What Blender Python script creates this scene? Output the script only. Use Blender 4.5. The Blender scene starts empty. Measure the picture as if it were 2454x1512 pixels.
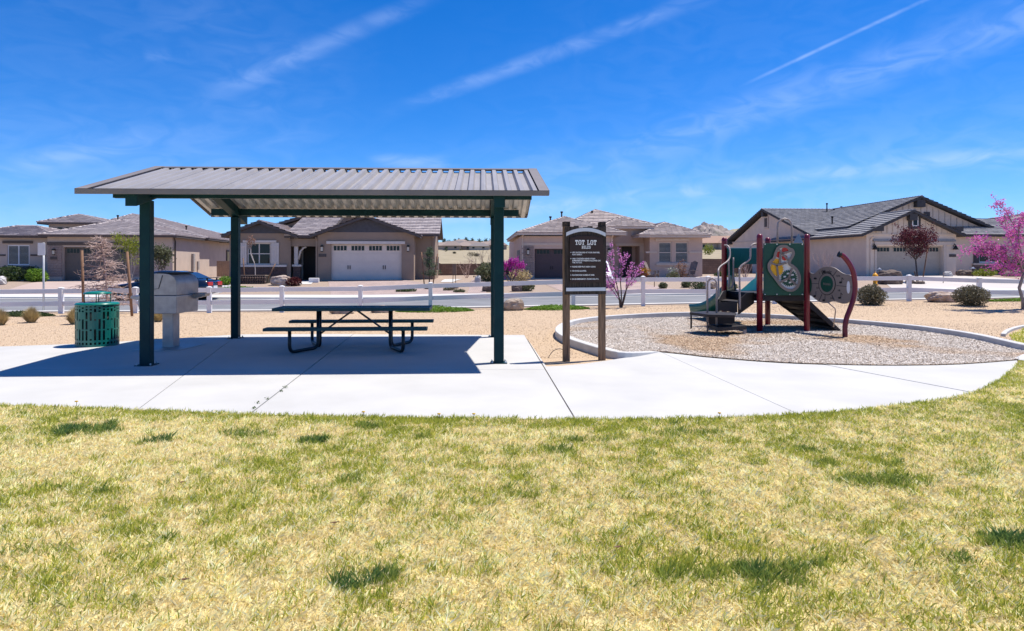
import bpy, bmesh, math, random
import numpy as np
from mathutils import Vector, Matrix
random.seed(7); rng = np.random.default_rng(7)
scene = bpy.context.scene; COL = scene.collection
rad = math.radians
# ------------------------------------------------------------------ camera
F = 1636.0; U0 = 1226.0; VH = 631.0; EYE = 1.6      # picture grid 2453 x 1512
cam_d = bpy.data.cameras.new('camera'); cam = bpy.data.objects.new('camera', cam_d); COL.objects.link(cam)
cam.location = (0, 0, EYE); cam.rotation_euler = (rad(90), 0, 0)
cam_d.sensor_width = 36; cam_d.lens = 36 * F / 2453; cam_d.shift_y = -(756 - VH) / 2453
cam_d.clip_start = .1; cam_d.clip_end = 6000
scene.camera = cam
# ------------------------------------------------------------------ world: sky with thin cirrus and contrails
SUN = Vector((.385, .18, 1)).normalized()
w = bpy.data.worlds.new('World'); scene.world = w; w.use_nodes = True
nt = w.node_tree; N = nt.nodes; L = nt.links
for n in list(N): N.remove(n)
out = N.new('ShaderNodeOutputWorld'); bg = N.new('ShaderNodeBackground'); sky = N.new('ShaderNodeTexSky')
sky.sky_type = 'NISHITA'; sky.sun_disc = False
sky.sun_elevation = math.asin(SUN.z); sky.sun_rotation = math.atan2(SUN.x, SUN.y)
sky.altitude = 1600; sky.air_density = 1.0; sky.dust_density = .15; sky.ozone_density = 4.0
bg.inputs['Strength'].default_value = .107
tc = N.new('ShaderNodeTexCoord')
def mth(op, a, b=None, c=None, clamp=False):
    n = N.new('ShaderNodeMath'); n.operation = op; n.use_clamp = clamp
    for i, x in enumerate((a, b, c)):
        if x is None: continue
        if isinstance(x, (int, float)): n.inputs[i].default_value = x
        else: L.new(x, n.inputs[i])
    return n.outputs[0]
def dotc(v):
    n = N.new('ShaderNodeVectorMath'); n.operation = 'DOT_PRODUCT'; L.new(tc.outputs['Generated'], n.inputs[0]); n.inputs[1].default_value = v
    return n.outputs['Value']
def mrange(x, a, b, c=0., d=1.):
    n = N.new('ShaderNodeMapRange'); n.interpolation_type = 'SMOOTHSTEP'; n.inputs[1].default_value = a; n.inputs[2].default_value = b
    n.inputs[3].default_value = c; n.inputs[4].default_value = d; L.new(x, n.inputs[0]); return n.outputs[0]
def sdir(u, v): return Vector(((u - U0) / F, 1, (VH - v) / F)).normalized()
def wnoise(scale, detail, dist, stretch):
    mp = N.new('ShaderNodeMapping'); mp.inputs['Scale'].default_value = stretch; mp.inputs['Rotation'].default_value = (0, rad(24), rad(-20))
    L.new(tc.outputs['Generated'], mp.inputs['Vector'])
    n = N.new('ShaderNodeTexNoise'); n.inputs['Scale'].default_value = scale; n.inputs['Detail'].default_value = detail
    n.inputs['Distortion'].default_value = dist; L.new(mp.outputs[0], n.inputs['Vector']); return n.outputs['Fac']
fine = wnoise(16, 8, 1.2, (1, 1, 2.4)); broad = wnoise(2.2, 5, .4, (1, 1, 3.2)); wob = wnoise(5, 3, 0, (1, 1, 1))
total = None
# streaks of cirrus and vapour trails: great circles across the whole sky (start, end, half width, strength)
for (a, b, hw, st, ex) in (((1010, 240), (1650, 10), .0095, .62, .05), ((540, 215), (990, 10), .011, .52, .04), ((1820, 185), (2215, 0), .0021, .95, .02),
                       ((1880, 240), (2453, 40), .022, .62, .3), ((1380, 490), (2453, 362), .0085, .85, .4), ((1200, 520), (2453, 395), .05, .22, .6),
                       ((40, 405), (330, 330), .012, .6, .02), ((880, 383), (1080, 392), .009, .9, .0), ((-100, 480), (420, 380), .05, .25, .15),
                       ((1050, 420), (1450, 395), .035, .22, .05), ((340, 132), (410, 128), .009, .3, .0), ((-300, 260), (520, 60), .26, .16, .2), ((1750, 330), (2600, 120), .22, .18, .4), ((1150, 560), (2600, 470), .10, .26, .5)):
    A, B = sdir(*a), sdir(*b); n = A.cross(B).normalized(); m = (A + B).normalized(); t = n.cross(m).normalized()
    half = math.acos(max(-1, min(1, A.dot(B)))) / 2 + ex
    dist = mth('ABSOLUTE', mth('ADD', dotc(n), mth('MULTIPLY', mth('SUBTRACT', wob, .5), hw * .7)))
    across = mrange(dist, 0., hw * 1.7, 1, 0)
    along = mrange(mth('ABSOLUTE', dotc(t)), half * .45, half * 1.15, 1, 0)
    front = mrange(dotc(m), .2, .4)
    s = mth('MULTIPLY', mth('MULTIPLY', across, along), front)
    s = mth('MULTIPLY', s, mth('MULTIPLY', mrange(fine, .30, .70, .35, 1), st * .32))
    total = s if total is None else mth('ADD', total, s)
veil = mth('MULTIPLY', mrange(broad, .46, .78), mrange(fine, .3, .75, .2, 1))
total = mth('ADD', total, mth('MULTIPLY', veil, .13), clamp=True)
cl = N.new('ShaderNodeMix'); cl.data_type = 'RGBA'; L.new(total, cl.inputs['Factor'])
hs = N.new('ShaderNodeHueSaturation'); hs.inputs['Saturation'].default_value = 1.18; hs.inputs['Value'].default_value = 1.0
hs.inputs['Hue'].default_value = .502
tint = N.new('ShaderNodeMix'); tint.data_type = 'RGBA'; tint.blend_type = 'MULTIPLY'; tint.inputs['Factor'].default_value = 1; tint.inputs['B'].default_value = (.57, .74, 1.0, 1)
L.new(sky.outputs[0], tint.inputs['A']); L.new(tint.outputs['Result'], hs.inputs['Color'])
L.new(hs.outputs[0], cl.inputs['A']); cl.inputs['B'].default_value = (4.0, 5.2, 7.8, 1)
L.new(cl.outputs['Result'], bg.inputs['Color']); L.new(bg.outputs[0], out.inputs[0])
# ------------------------------------------------------------------ sun and exposure
sd = bpy.data.lights.new('sun', 'SUN'); sd.energy = 4.6; sd.angle = rad(.53); sd.color = (1, .95, .87)
so = bpy.data.objects.new('sun', sd); COL.objects.link(so); so.location = (10, 5, 30); so.rotation_euler = SUN.to_track_quat('Z', 'Y').to_euler()
vs = scene.view_settings; vs.view_transform = 'Standard'; vs.look = 'None'; vs.exposure = .62; vs.gamma = 1; vs.use_curve_mapping = False
scene.render.engine = 'CYCLES'
scene.cycles.max_bounces = 6
# ------------------------------------------------------------------ helpers
def P(u, v, d): return Vector(((u - U0) * d / F, d, EYE + (VH - v) * d / F))
def G(u, v, z=0.):
    d = (EYE - z) * F / (v - VH); return Vector(((u - U0) * d / F, d, z))
def hplane(u, A, B):                       # where the sight line of column u meets the vertical plane A-B; returns (x, y)
    a = (u - U0) / F; (ax, ay), (bx, by) = A, B
    t = (ax * (by - ay) - ay * (bx - ax)) / (a * (by - ay) - (bx - ax)); return t * a, t
def empty(name, loc, rz=0.):
    o = bpy.data.objects.new(name, None); COL.objects.link(o); o.location = loc; o.rotation_euler = (0, 0, rz); o.empty_display_size = .2; return o
def tag(o, label=None, cat=None, group=None, kind=None):
    if label: o['label'] = label
    if cat: o['category'] = cat
    if group: o['group'] = group
    if kind: o['kind'] = kind
    return o
def link(name, me, mat, parent=None, loc=None, rz=0.):
    o = bpy.data.objects.new(name, me); COL.objects.link(o)
    if mat and not me.materials: me.materials.append(mat)
    if parent: o.parent = parent
    if loc is not None: o.location = loc
    o.rotation_euler = (0, 0, rz); return o
def inv_of(parent):
    m = Matrix.Identity(4)
    while parent: m = Matrix.Translation(parent.location) @ parent.rotation_euler.to_matrix().to_4x4() @ m; parent = parent.parent
    return m.inverted()
class MB:
    def __init__(s): s.v = []; s.f = []; s.smooth = set()
    def add(s, vs, fs, smooth=False):
        b = len(s.v); s.v += [Vector(x) for x in vs]
        for f in fs:
            if smooth: s.smooth.add(len(s.f))
            s.f.append([i + b for i in f])
        return s
    def box(s, c, size, rz=0., rx=0., ry=0., taper=1.):
        hx, hy, hz = size[0] / 2, size[1] / 2, size[2] / 2
        pts = [(-hx, -hy, -hz), (hx, -hy, -hz), (hx, hy, -hz), (-hx, hy, -hz)] + [(a * taper, b * taper, hz) for a, b in ((-hx, -hy), (hx, -hy), (hx, hy), (-hx, hy))]
        m = Matrix.Rotation(rz, 3, 'Z') @ Matrix.Rotation(ry, 3, 'Y') @ Matrix.Rotation(rx, 3, 'X'); c = Vector(c)
        return s.add([c + m @ Vector(p) for p in pts], [(3, 2, 1, 0), (4, 5, 6, 7), (0, 1, 5, 4), (1, 2, 6, 5), (2, 3, 7, 6), (3, 0, 4, 7)])
    def bb(s, x0, x1, y0, y1, z0, z1):
        return s.box(((x0 + x1) / 2, (y0 + y1) / 2, (z0 + z1) / 2), (abs(x1 - x0), abs(y1 - y0), abs(z1 - z0)))
    def beam(s, a, b, wd, ht, up=(0, 0, 1)):
        a = Vector(a); b = Vector(b); d = (b - a).normalized(); x = d.cross(Vector(up)).normalized(); z = x.cross(d)
        pts = [p + x * (sx * wd / 2) + z * (sz * ht / 2) for p in (a, b) for sx, sz in ((-1, -1), (1, -1), (1, 1), (-1, 1))]
        return s.add(pts, [(0, 1, 2, 3), (7, 6, 5, 4), (0, 4, 5, 1), (1, 5, 6, 2), (2, 6, 7, 3), (3, 7, 4, 0)])
    def tube(s, pts, r, n=10, cap=True):
        pts = [Vector(p) for p in pts]; R = r if isinstance(r, (list, tuple)) else [r] * len(pts)
        b = len(s.v); ref = None; rings = []
        for i, p in enumerate(pts):
            d = (pts[min(i + 1, len(pts) - 1)] - pts[max(i - 1, 0)])
            d = d.normalized() if d.length > 1e-9 else Vector((0, 0, 1))
            if ref is None:
                ref = Vector((0, 0, 1)) if abs(d.z) < .9 else Vector((1, 0, 0))
            x = (ref - d * ref.dot(d)); x = x.normalized() if x.length > 1e-6 else d.orthogonal().normalized(); ref = x; y = d.cross(x)
            rings.append([p + (x * math.cos(k * 2 * math.pi / n) + y * math.sin(k * 2 * math.pi / n)) * R[i] for k in range(n)])
        vs = [q for g in rings for q in g]; fs = []
        for i in range(len(pts) - 1):
            for k in range(n):
                k2 = (k + 1) % n; fs.append((i * n + k, i * n + k2, (i + 1) * n + k2, (i + 1) * n + k))
        s.add(vs, fs, True)
        if cap: s.f += [[b + k for k in range(n)][::-1], [b + (len(pts) - 1) * n + k for k in range(n)]]
        return s
    def lathe(s, prof, c=(0, 0, 0), n=24, axis='Z'):
        vs = []; c = Vector(c)
        for r, z in prof:
            for k in range(n):
                a = k * 2 * math.pi / n; q = Vector((r * math.cos(a), r * math.sin(a), z))
                if axis == 'Y': q = Vector((q.x, q.z, q.y))
                if axis == 'X': q = Vector((q.z, q.x, q.y))
                vs.append(c + q)
        fs = [(i * n + k, i * n + (k + 1) % n, (i + 1) * n + (k + 1) % n, (i + 1) * n + k) for i in range(len(prof) - 1) for k in range(n)]
        return s.add(vs, fs, True)
    def prism(s, poly, off):               # poly: list of 3-D points, pushed by the vector off
        n = len(poly); off = Vector(off); vs = [Vector(p) for p in poly] + [Vector(p) + off for p in poly]
        return s.add(vs, [tuple(range(n))[::-1], tuple(range(n, 2 * n))] + [(i, (i + 1) % n, (i + 1) % n + n, i + n) for i in range(n)])
    def build(s, name, mat, parent=None, world=False, loc=None, bevel=0., recalc=True):
        me = bpy.data.meshes.new(name); vs = s.v
        if world and parent: m = inv_of(parent); vs = [m @ p for p in vs]
        me.from_pydata([tuple(p) for p in vs], [], s.f)
        if recalc:
            bm = bmesh.new(); bm.from_mesh(me)
            bmesh.ops.recalc_face_normals(bm, faces=bm.faces)
            if bevel: bmesh.ops.bevel(bm, geom=[e for e in bm.edges if e.is_manifold and e.calc_face_angle(0) > .5], offset=bevel, segments=2, affect='EDGES', profile=.6)
            bm.to_mesh(me); bm.free()
        if s.smooth and not bevel:
            for i in s.smooth:
                if i < len(me.polygons): me.polygons[i].use_smooth = True
        return link(name, me, mat, parent, loc)
def np_mesh(name, verts, faces, mat, parent=None, loc=None, cols=None):
    me = bpy.data.meshes.new(name); me.from_pydata(verts, [], faces)
    if cols is not None:
        at = me.color_attributes.new('tint', 'FLOAT_COLOR', 'POINT'); at.data.foreach_set('color', np.ascontiguousarray(cols, np.float32).ravel())
    return link(name, me, mat, parent, loc)
def smooth_path(pts, n=6, closed=False):
    pts = [Vector(p) for p in pts]; out = []; m = len(pts)
    for i in range(m if closed else m - 1):
        g = (lambda k: pts[k % m]) if closed else (lambda k: pts[max(0, min(m - 1, k))])
        p0, p1, p2, p3 = g(i - 1), g(i), g(i + 1), g(i + 2)
        for k in range(n):
            t = k / n
            out.append(.5 * ((2 * p1) + (p2 - p0) * t + (2 * p0 - 5 * p1 + 4 * p2 - p3) * t * t + (3 * p1 - p0 - 3 * p2 + p3) * t ** 3))
    if not closed: out.append(pts[-1])
    return out
# ------------------------------------------------------------------ materials
MAT = {}
def M(name, col, rough=.7, var=.12, vs=6., col2=None, bump=0., bs=60., metal=0., island=0., spec=.4, trans=0., attr=False, detail=4, coat=0., stretch=None):
    if name in MAT: return MAT[name]
    m = bpy.data.materials.new(name); m.use_nodes = True; t = m.node_tree; n = t.nodes; l = t.links; b = n['Principled BSDF']
    b.inputs['Roughness'].default_value = rough; b.inputs['Metallic'].default_value = metal; b.inputs['Specular IOR Level'].default_value = spec
    if coat: b.inputs['Coat Weight'].default_value = coat; b.inputs['Coat Roughness'].default_value = .05
    c = n.new('ShaderNodeTexCoord'); vec = c.outputs['Object']
    if stretch:
        mp = n.new('ShaderNodeMapping'); mp.inputs['Scale'].default_value = stretch; l.new(vec, mp.inputs['Vector']); vec = mp.outputs[0]
    def noise(sc, d=detail):
        q = n.new('ShaderNodeTexNoise'); q.inputs['Scale'].default_value = sc; q.inputs['Detail'].default_value = d; l.new(vec, q.inputs['Vector']); return q.outputs['Fac']
    def mixc(fac, a, bb):
        q = n.new('ShaderNodeMix'); q.data_type = 'RGBA'
        for i, x in (('Factor', fac), ('A', a), ('B', bb)):
            if isinstance(x, (int, float)): q.inputs[i].default_value = x
            elif isinstance(x, tuple): q.inputs[i].default_value = (*x[:3], 1)
            else: l.new(x, q.inputs[i])
        return q
    hi = tuple(min(1, x * (1 + var)) for x in col); lo = tuple(x * (1 - var) for x in (col2 or col))
    if col2: hi = col; lo = col2
    if attr:
        a = n.new('ShaderNodeVertexColor'); a.layer_name = 'tint'; cur = a.outputs['Color']
    else:
        r = n.new('ShaderNodeMapRange'); r.inputs[1].default_value = .3; r.inputs[2].default_value = .7; l.new(noise(vs), r.inputs[0])
        fac = r.outputs[0]
        if island:
            g = n.new('ShaderNodeNewGeometry'); k = n.new('ShaderNodeMix'); k.data_type = 'FLOAT'; k.inputs['Factor'].default_value = island
            l.new(fac, k.inputs['A']); l.new(g.outputs['Random Per Island'], k.inputs['B']); fac = k.outputs['Result']
        cur = mixc(fac, lo, hi).outputs['Result']
    l.new(cur, b.inputs['Base Color'])
    if bump:
        q = n.new('ShaderNodeBump'); q.inputs['Strength'].default_value = bump; q.inputs['Distance'].default_value = .02; l.new(noise(bs, 6), q.inputs['Height']); l.new(q.outputs[0], b.inputs['Normal'])
    if trans:
        tr = n.new('ShaderNodeBsdfTranslucent'); l.new(cur, tr.inputs['Color']); mx = n.new('ShaderNodeMixShader'); mx.inputs[0].default_value = trans
        l.new(b.outputs[0], mx.inputs[1]); l.new(tr.outputs[0], mx.inputs[2]); l.new(mx.outputs[0], n['Material Output'].inputs[0])
    MAT[name] = m; return m
def brick_mat(name, c1, c2, mortar, bw, bh, ms=.01, bump=.3, rough=.85, rot=None):
    if name in MAT: return MAT[name]
    m = bpy.data.materials.new(name); m.use_nodes = True; t = m.node_tree; n = t.nodes; l = t.links; b = n['Principled BSDF']; b.inputs['Roughness'].default_value = rough
    c = n.new('ShaderNodeTexCoord'); mp = n.new('ShaderNodeMapping'); l.new(c.outputs['Object'], mp.inputs['Vector'])
    if rot: mp.inputs['Rotation'].default_value = rot
    k = n.new('ShaderNodeTexBrick'); l.new(mp.outputs[0], k.inputs['Vector']); k.inputs['Scale'].default_value = 1; k.inputs['Brick Width'].default_value = bw; k.inputs['Row Height'].default_value = bh
    k.inputs['Mortar Size'].default_value = ms; k.inputs['Color1'].default_value = (*c1, 1); k.inputs['Color2'].default_value = (*c2, 1); k.inputs['Mortar'].default_value = (*mortar, 1); k.inputs['Bias'].default_value = 0
    z = n.new('ShaderNodeTexNoise'); z.inputs['Scale'].default_value = 1.3; z.inputs['Detail'].default_value = 6; l.new(c.outputs['Object'], z.inputs['Vector'])
    mx = n.new('ShaderNodeMix'); mx.data_type = 'RGBA'; mx.blend_type = 'MULTIPLY'; mx.inputs['Factor'].default_value = .35; l.new(k.outputs['Color'], mx.inputs['A'])
    rr = n.new('ShaderNodeMapRange'); rr.inputs[1].default_value = .3; rr.inputs[2].default_value = .7; rr.inputs[3].default_value = .5; rr.inputs[4].default_value = 1.2; l.new(z.outputs['Fac'], rr.inputs[0]); l.new(rr.outputs[0], mx.inputs['B'])
    l.new(mx.outputs['Result'], b.inputs['Base Color'])
    q = n.new('ShaderNodeBump'); q.inputs['Strength'].default_value = bump; q.inputs['Distance'].default_value = .02; q.invert = True; l.new(k.outputs['Fac'], q.inputs['Height']); l.new(q.outputs[0], b.inputs['Normal'])
    MAT[name] = m; return m
concrete = M('concrete', (.50, .488, .464), .85, vs=.9, col2=(.425, .415, .395), bump=.12, bs=90, detail=9)
kerb_m = M('kerb_concrete', (.55, .54, .53), .85, vs=3, col2=(.43, .42, .41), bump=.2, bs=60)
sidewalk_m = M('sidewalk_concrete', (.56, .54, .51), .85, vs=.7, col2=(.47, .455, .43), bump=.1, bs=50)
asphalt = M('asphalt', (.215, .215, .22), .85, vs=.6, col2=(.15, .15, .155), bump=.25, bs=70, detail=8)
gravel_m = M('gravel', (.59, .445, .30), .95, vs=38, col2=(.34, .235, .145), bump=.7, bs=55, detail=8)
pebble_m = M('pebbles', (.72, .56, .395), .9, vs=3, col2=(.30, .20, .125), island=.85)
yard_m = M('yard_gravel', (.40, .31, .24), .95, vs=20, col2=(.25, .18, .135), bump=.8, bs=30, detail=8)
chip_m = M('wood_chips', (1, 1, 1), .9, attr=True)
chipbed_m = M('wood_chip_bed', (.46, .37, .29), .95, vs=30, col2=(.26, .19, .14), bump=.6, bs=50)
soil_m = M('lawn_soil', (.74, .61, .31), .95, vs=25, col2=(.34, .27, .11), bump=.6, bs=50)
grass_m = M('grass_blades', (1, 1, 1), .65, attr=True, trans=.42, spec=.2)
white_v = M('white_vinyl', (.74, .73, .74), .35, var=.03, vs=2)
frame_green = M('dark_green_steel', (.009, .043, .047), .5, vs=3, col2=(.006, .030, .035), bump=.05, bs=90, spec=.12)
tube_black = M('black_powder_coat', (.010, .014, .018), .4, vs=5)
table_green = M('coated_mesh_green', (.010, .075, .075), .42, vs=4, col2=(.008, .055, .06), bump=.5, bs=220, spec=.5)
can_green = M('teal_green_coating', (.004, .165, .125), .3, vs=3, col2=(.004, .13, .10), spec=.5)
steel_m = M('stainless_steel', (.44, .41, .40), .5, vs=7, col2=(.33, .305, .30), metal=.7, bump=.03, bs=40)
roof_metal = M('painted_roof_steel', (.345, .325, .318), .45, vs=1.5, col2=(.285, .268, .262), metal=.1, spec=.4)
roof_trim = M('brown_roof_trim', (.20, .175, .16), .5, vs=2)
galv = M('galvanised_steel', (.56, .57, .57), .5, vs=4, col2=(.45, .46, .46), metal=.2)
maroon = M('maroon_powder_coat', (.17, .006, .022), .35, vs=4, col2=(.13, .005, .018), spec=.5)
tan_metal = M('tan_powder_coat', (.33, .27, .25), .42, vs=5)
play_green = M('green_play_plastic', (.006, .075, .045), .45, vs=2, col2=(.006, .062, .04))
slide_green = M('green_slide_plastic', (.008, .095, .065), .28, vs=2, spec=.5)
play_brown = M('brown_coated_deck', (.024, .018, .019), .6, vs=5, col2=(.014, .011, .012), bump=.2, bs=90)
panel_tan = M('tan_play_plastic', (.235, .19, .165), .5, vs=2)
dark_wood = M('stained_sign_boards', (.085, .062, .048), .85, vs=3.5, col2=(.008, .006, .005), bump=.7, bs=7, stretch=(14, 14, 1.1), detail=8)
post_wood = M('weathered_posts', (.33, .20, .115), .85, vs=3, col2=(.10, .06, .036), bump=.6, bs=6, stretch=(12, 12, 1.0), detail=8)
sign_brown = M('sign_panel_brown', (.032, .012, .008), .45, var=.05)
sign_white = M('sign_lettering_white', (.86, .84, .80), .6, var=.02)
metal_white = M('pale_metal_band', (.62, .63, .65), .45, var=.04)
glass = M('window_glass', (.012, .014, .017), .06, var=.1, spec=.28)
black_m = M('matt_black', (.008, .008, .009), .6)
trim_brown = M('dark_brown_trim', (.075, .058, .05), .7, vs=2)
lamp_glass = M('frosted_lantern_glass', (.55, .50, .40), .3)
# ------------------------------------------------------------------ terrain
def sst(t): t = np.clip(t, 0, 1); return t * t * (3 - 2 * t)
def zg(x, y):
    x = np.asarray(x, float); y = np.asarray(y, float)
    s = np.clip(.05 + .0135 * x, -.05, .33)
    zh = np.clip(.49 + .006 * x, .3, .68)
    a = s * sst((y - 18.5) / 4.5)
    z = a + (zh - a) * sst((y - 34) / 12.)
    return z + np.where(y > 78, (y - 78) * .031, 0)
def Z(x, y): return float(zg(x, y))
def near(x): return 23.9 + .07 * x
def far(x): return 30.6 - .04 * x
def fbm(x, y, seed=0, octaves=5, base=1.):
    g = np.random.default_rng(seed).random((64, 64)); tot = np.zeros_like(x, dtype=float); amp = .5; f = base
    for _ in range(octaves):
        xs = x * f; ys = y * f; i = np.floor(xs).astype(int); j = np.floor(ys).astype(int); u = xs - i; v = ys - j; u = u * u * (3 - 2 * u); v = v * v * (3 - 2 * v)
        q = lambda a, b: g[a % 64, b % 64]
        tot += amp * ((q(i, j) * (1 - u) + q(i + 1, j) * u) * (1 - v) + (q(i, j + 1) * (1 - u) + q(i + 1, j + 1) * u) * v); amp *= .5; f *= 2.03
    return tot
def sheet(name, xs, ylo, yhi, ny, dz, mat, kind='structure', thick=0.):
    V = []; Fc = []; nx = len(xs)
    for i, x in enumerate(xs):
        a = ylo(x) if callable(ylo) else ylo; b = yhi(x) if callable(yhi) else yhi
        for j in range(ny + 1):
            y = a + (b - a) * j / ny; V.append((x, y, Z(x, y) + dz))
    for i in range(nx - 1):
        for j in range(ny): Fc.append((i * (ny + 1) + j, (i + 1) * (ny + 1) + j, (i + 1) * (ny + 1) + j + 1, i * (ny + 1) + j + 1))
    if thick:
        n = len(V); V += [(x, y, z - thick) for x, y, z in V]
        for i in range(nx - 1):
            a, b = i * (ny + 1), (i + 1) * (ny + 1); Fc.append((a, a + n, b + n, b)); a += ny; b += ny; Fc.append((b, b + n, a + n, a))
        for j in range(ny):
            Fc.append((j, j + 1, j + 1 + n, j + n)); a = (nx - 1) * (ny + 1) + j; Fc.append((a + 1, a, a + n, a + 1 + n))
    me = bpy.data.meshes.new(name); me.from_pydata(V, [], Fc); o = link(name, me, mat); o['kind'] = kind; return o
fr = lambda a, b, n: [a + (b - a) * i / n for i in range(n + 1)]
# one sheet to the horizon
xs = np.concatenate([np.linspace(-2500, -90, 12), np.linspace(-80, 80, 81), np.linspace(90, 2500, 12)]); ys = np.concatenate([np.linspace(-400, -8, 6), np.linspace(-5, 78, 84), np.linspace(84, 2600, 34)])
gx, gy = np.meshgrid(xs, ys, indexing='ij'); gz = zg(gx, np.minimum(gy, 420)); ny = len(ys)
idx = np.arange(len(xs) * ny).reshape(len(xs), ny)
ground = np_mesh('ground', np.stack([gx, gy, gz], -1).reshape(-1, 3), np.stack([idx[:-1, :-1], idx[1:, :-1], idx[1:, 1:], idx[:-1, 1:]], -1).reshape(-1, 4), gravel_m); ground['kind'] = 'structure'
for p in ground.data.polygons: p.use_smooth = True
# dry grass land behind the houses
field_m = M('dry_field', (.37, .305, .195), .95, vs=.35, col2=(.23, .185, .11), bump=.3, bs=.5, detail=10)
sheet('field', fr(-400, 400, 60), 77.5, 420, 40, .02, field_m)
sheet('yard', fr(-70, 70, 70), lambda x: far(x) + 2.7, 77.4, 30, .012, yard_m)
sheet('road', fr(-70, 70, 70), near, far, 8, .02, asphalt)
sheet('kerb_near_road', fr(-70, 70, 140), lambda x: near(x) - .02, lambda x: near(x) + .42, 1, .05, sidewalk_m, thick=.06)
sheet('gutter_far_side', fr(-70, 70, 140), lambda x: far(x) - .45, far, 1, .032, sidewalk_m)
sheet('sidewalk_far_side', fr(-70, 70, 140), far, lambda x: far(x) + 2.7, 4, .10, sidewalk_m, thick=.14)
# ------------------------------------------------------------------ concrete apron and path, cut into slabs along its joints
back_edge = [(-420, 850), (0, 833), (200, 826), (340, 818), (470, 810), (565, 804), (800, 803), (1256, 805)]
mid_edge = [(1308, 882), (1345, 880), (1400, 875), (1450, 868), (1500, 860), (1545, 852), (1572, 846)]
tot_front = [(1640, 853), (1700, 860), (1850, 872), (2000, 878), (2150, 880), (2300, 877), (2436, 867)]
lawn_edge = [(2436, 876), (2425, 889), (2400, 910), (2330, 945), (2250, 962), (2160, 975), (2040, 988), (1913, 998), (1780, 1004), (1650, 1008), (1378, 1010), (1000, 1006), (600, 998), (300, 986), (0, 975), (-420, 958)]
Wc = lambda pts: [G(u, v) for u, v in pts]
lawn_curve = smooth_path(Wc(lawn_edge), 5)
tot_curve = smooth_path(Wc([(1572, 846)] + tot_front), 5)
outline = Wc(back_edge) + Wc(mid_edge)[:-1] + tot_curve + lawn_curve
path_root = empty('concrete_path', G(1000, 950)); path_root['kind'] = 'structure'
CUTS = [((420, 852), (300, 986)), ((842, 806), (597, 998)), ((1256, 805), (1378, 1010)), ((1590, 850), (1913, 998)), ((2010, 884), (2330, 945))]
CUTS = [(G(*a), G(*b)) for a, b in CUTS]
CUTS[0] = (G(560, 812), G(330, 986))
cross = (G(-420, 893), G(1300, 884))
def cutside(bm, a, b, keep_right, gap=.0075):
    d = (b - a).normalized(); n = Vector((d.y, -d.x, 0)); n = -n if n.x < 0 else n
    bmesh.ops.bisect_plane(bm, geom=list(bm.verts) + list(bm.edges) + list(bm.faces), plane_co=a + n * (gap if keep_right else -gap), plane_no=n, clear_inner=keep_right, clear_outer=not keep_right)
for k in range(len(CUTS) + 1):
    for half in ((0, 1) if k < 3 else (2,)):
        bm = bmesh.new(); vsl = [bm.verts.new((p.x, p.y, 0)) for p in outline]; f = bm.faces.new(vsl)
        bmesh.ops.triangulate(bm, faces=[f])
        if k > 0: cutside(bm, *CUTS[k - 1], True)
        if k < len(CUTS): cutside(bm, *CUTS[k], False)
        if half < 2:
            a, b = cross; n = Vector((0, 1, 0))
            bmesh.ops.bisect_plane(bm, geom=list(bm.verts) + list(bm.edges) + list(bm.faces), plane_co=(0, 10.15, 0) if half else (0, 10.142, 0), plane_no=n, clear_inner=bool(half), clear_outer=not half)
        if not bm.faces: bm.free(); continue
        bmesh.ops.dissolve_limit(bm, angle_limit=.001, verts=bm.verts, edges=bm.edges)
        r = bmesh.ops.extrude_face_region(bm, geom=list(bm.faces)); bmesh.ops.translate(bm, verts=[g for g in r['geom'] if isinstance(g, bmesh.types.BMVert)], vec=(0, 0, -.1))
        bmesh.ops.recalc_face_normals(bm, faces=bm.faces)
        bmesh.ops.translate(bm, verts=bm.verts, vec=Vector((0, 0, .022 + .003 * (k % 2))) - path_root.location)
        me = bpy.data.meshes.new('slab'); bm.to_mesh(me); bm.free(); link('slab', me, concrete, path_root)
# dark soil-filled joints under the slabs
jm = M('joint_dirt', (.16, .135, .10), .95, var=.2)
b = MB()
for p, q in CUTS: b.beam(p + (p - q) * .02 + Vector((0, 0, -.01)), q + Vector((0, 0, -.01)), .03, .02)
b.build('joint_soil', jm)['kind'] = 'structure'
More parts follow.
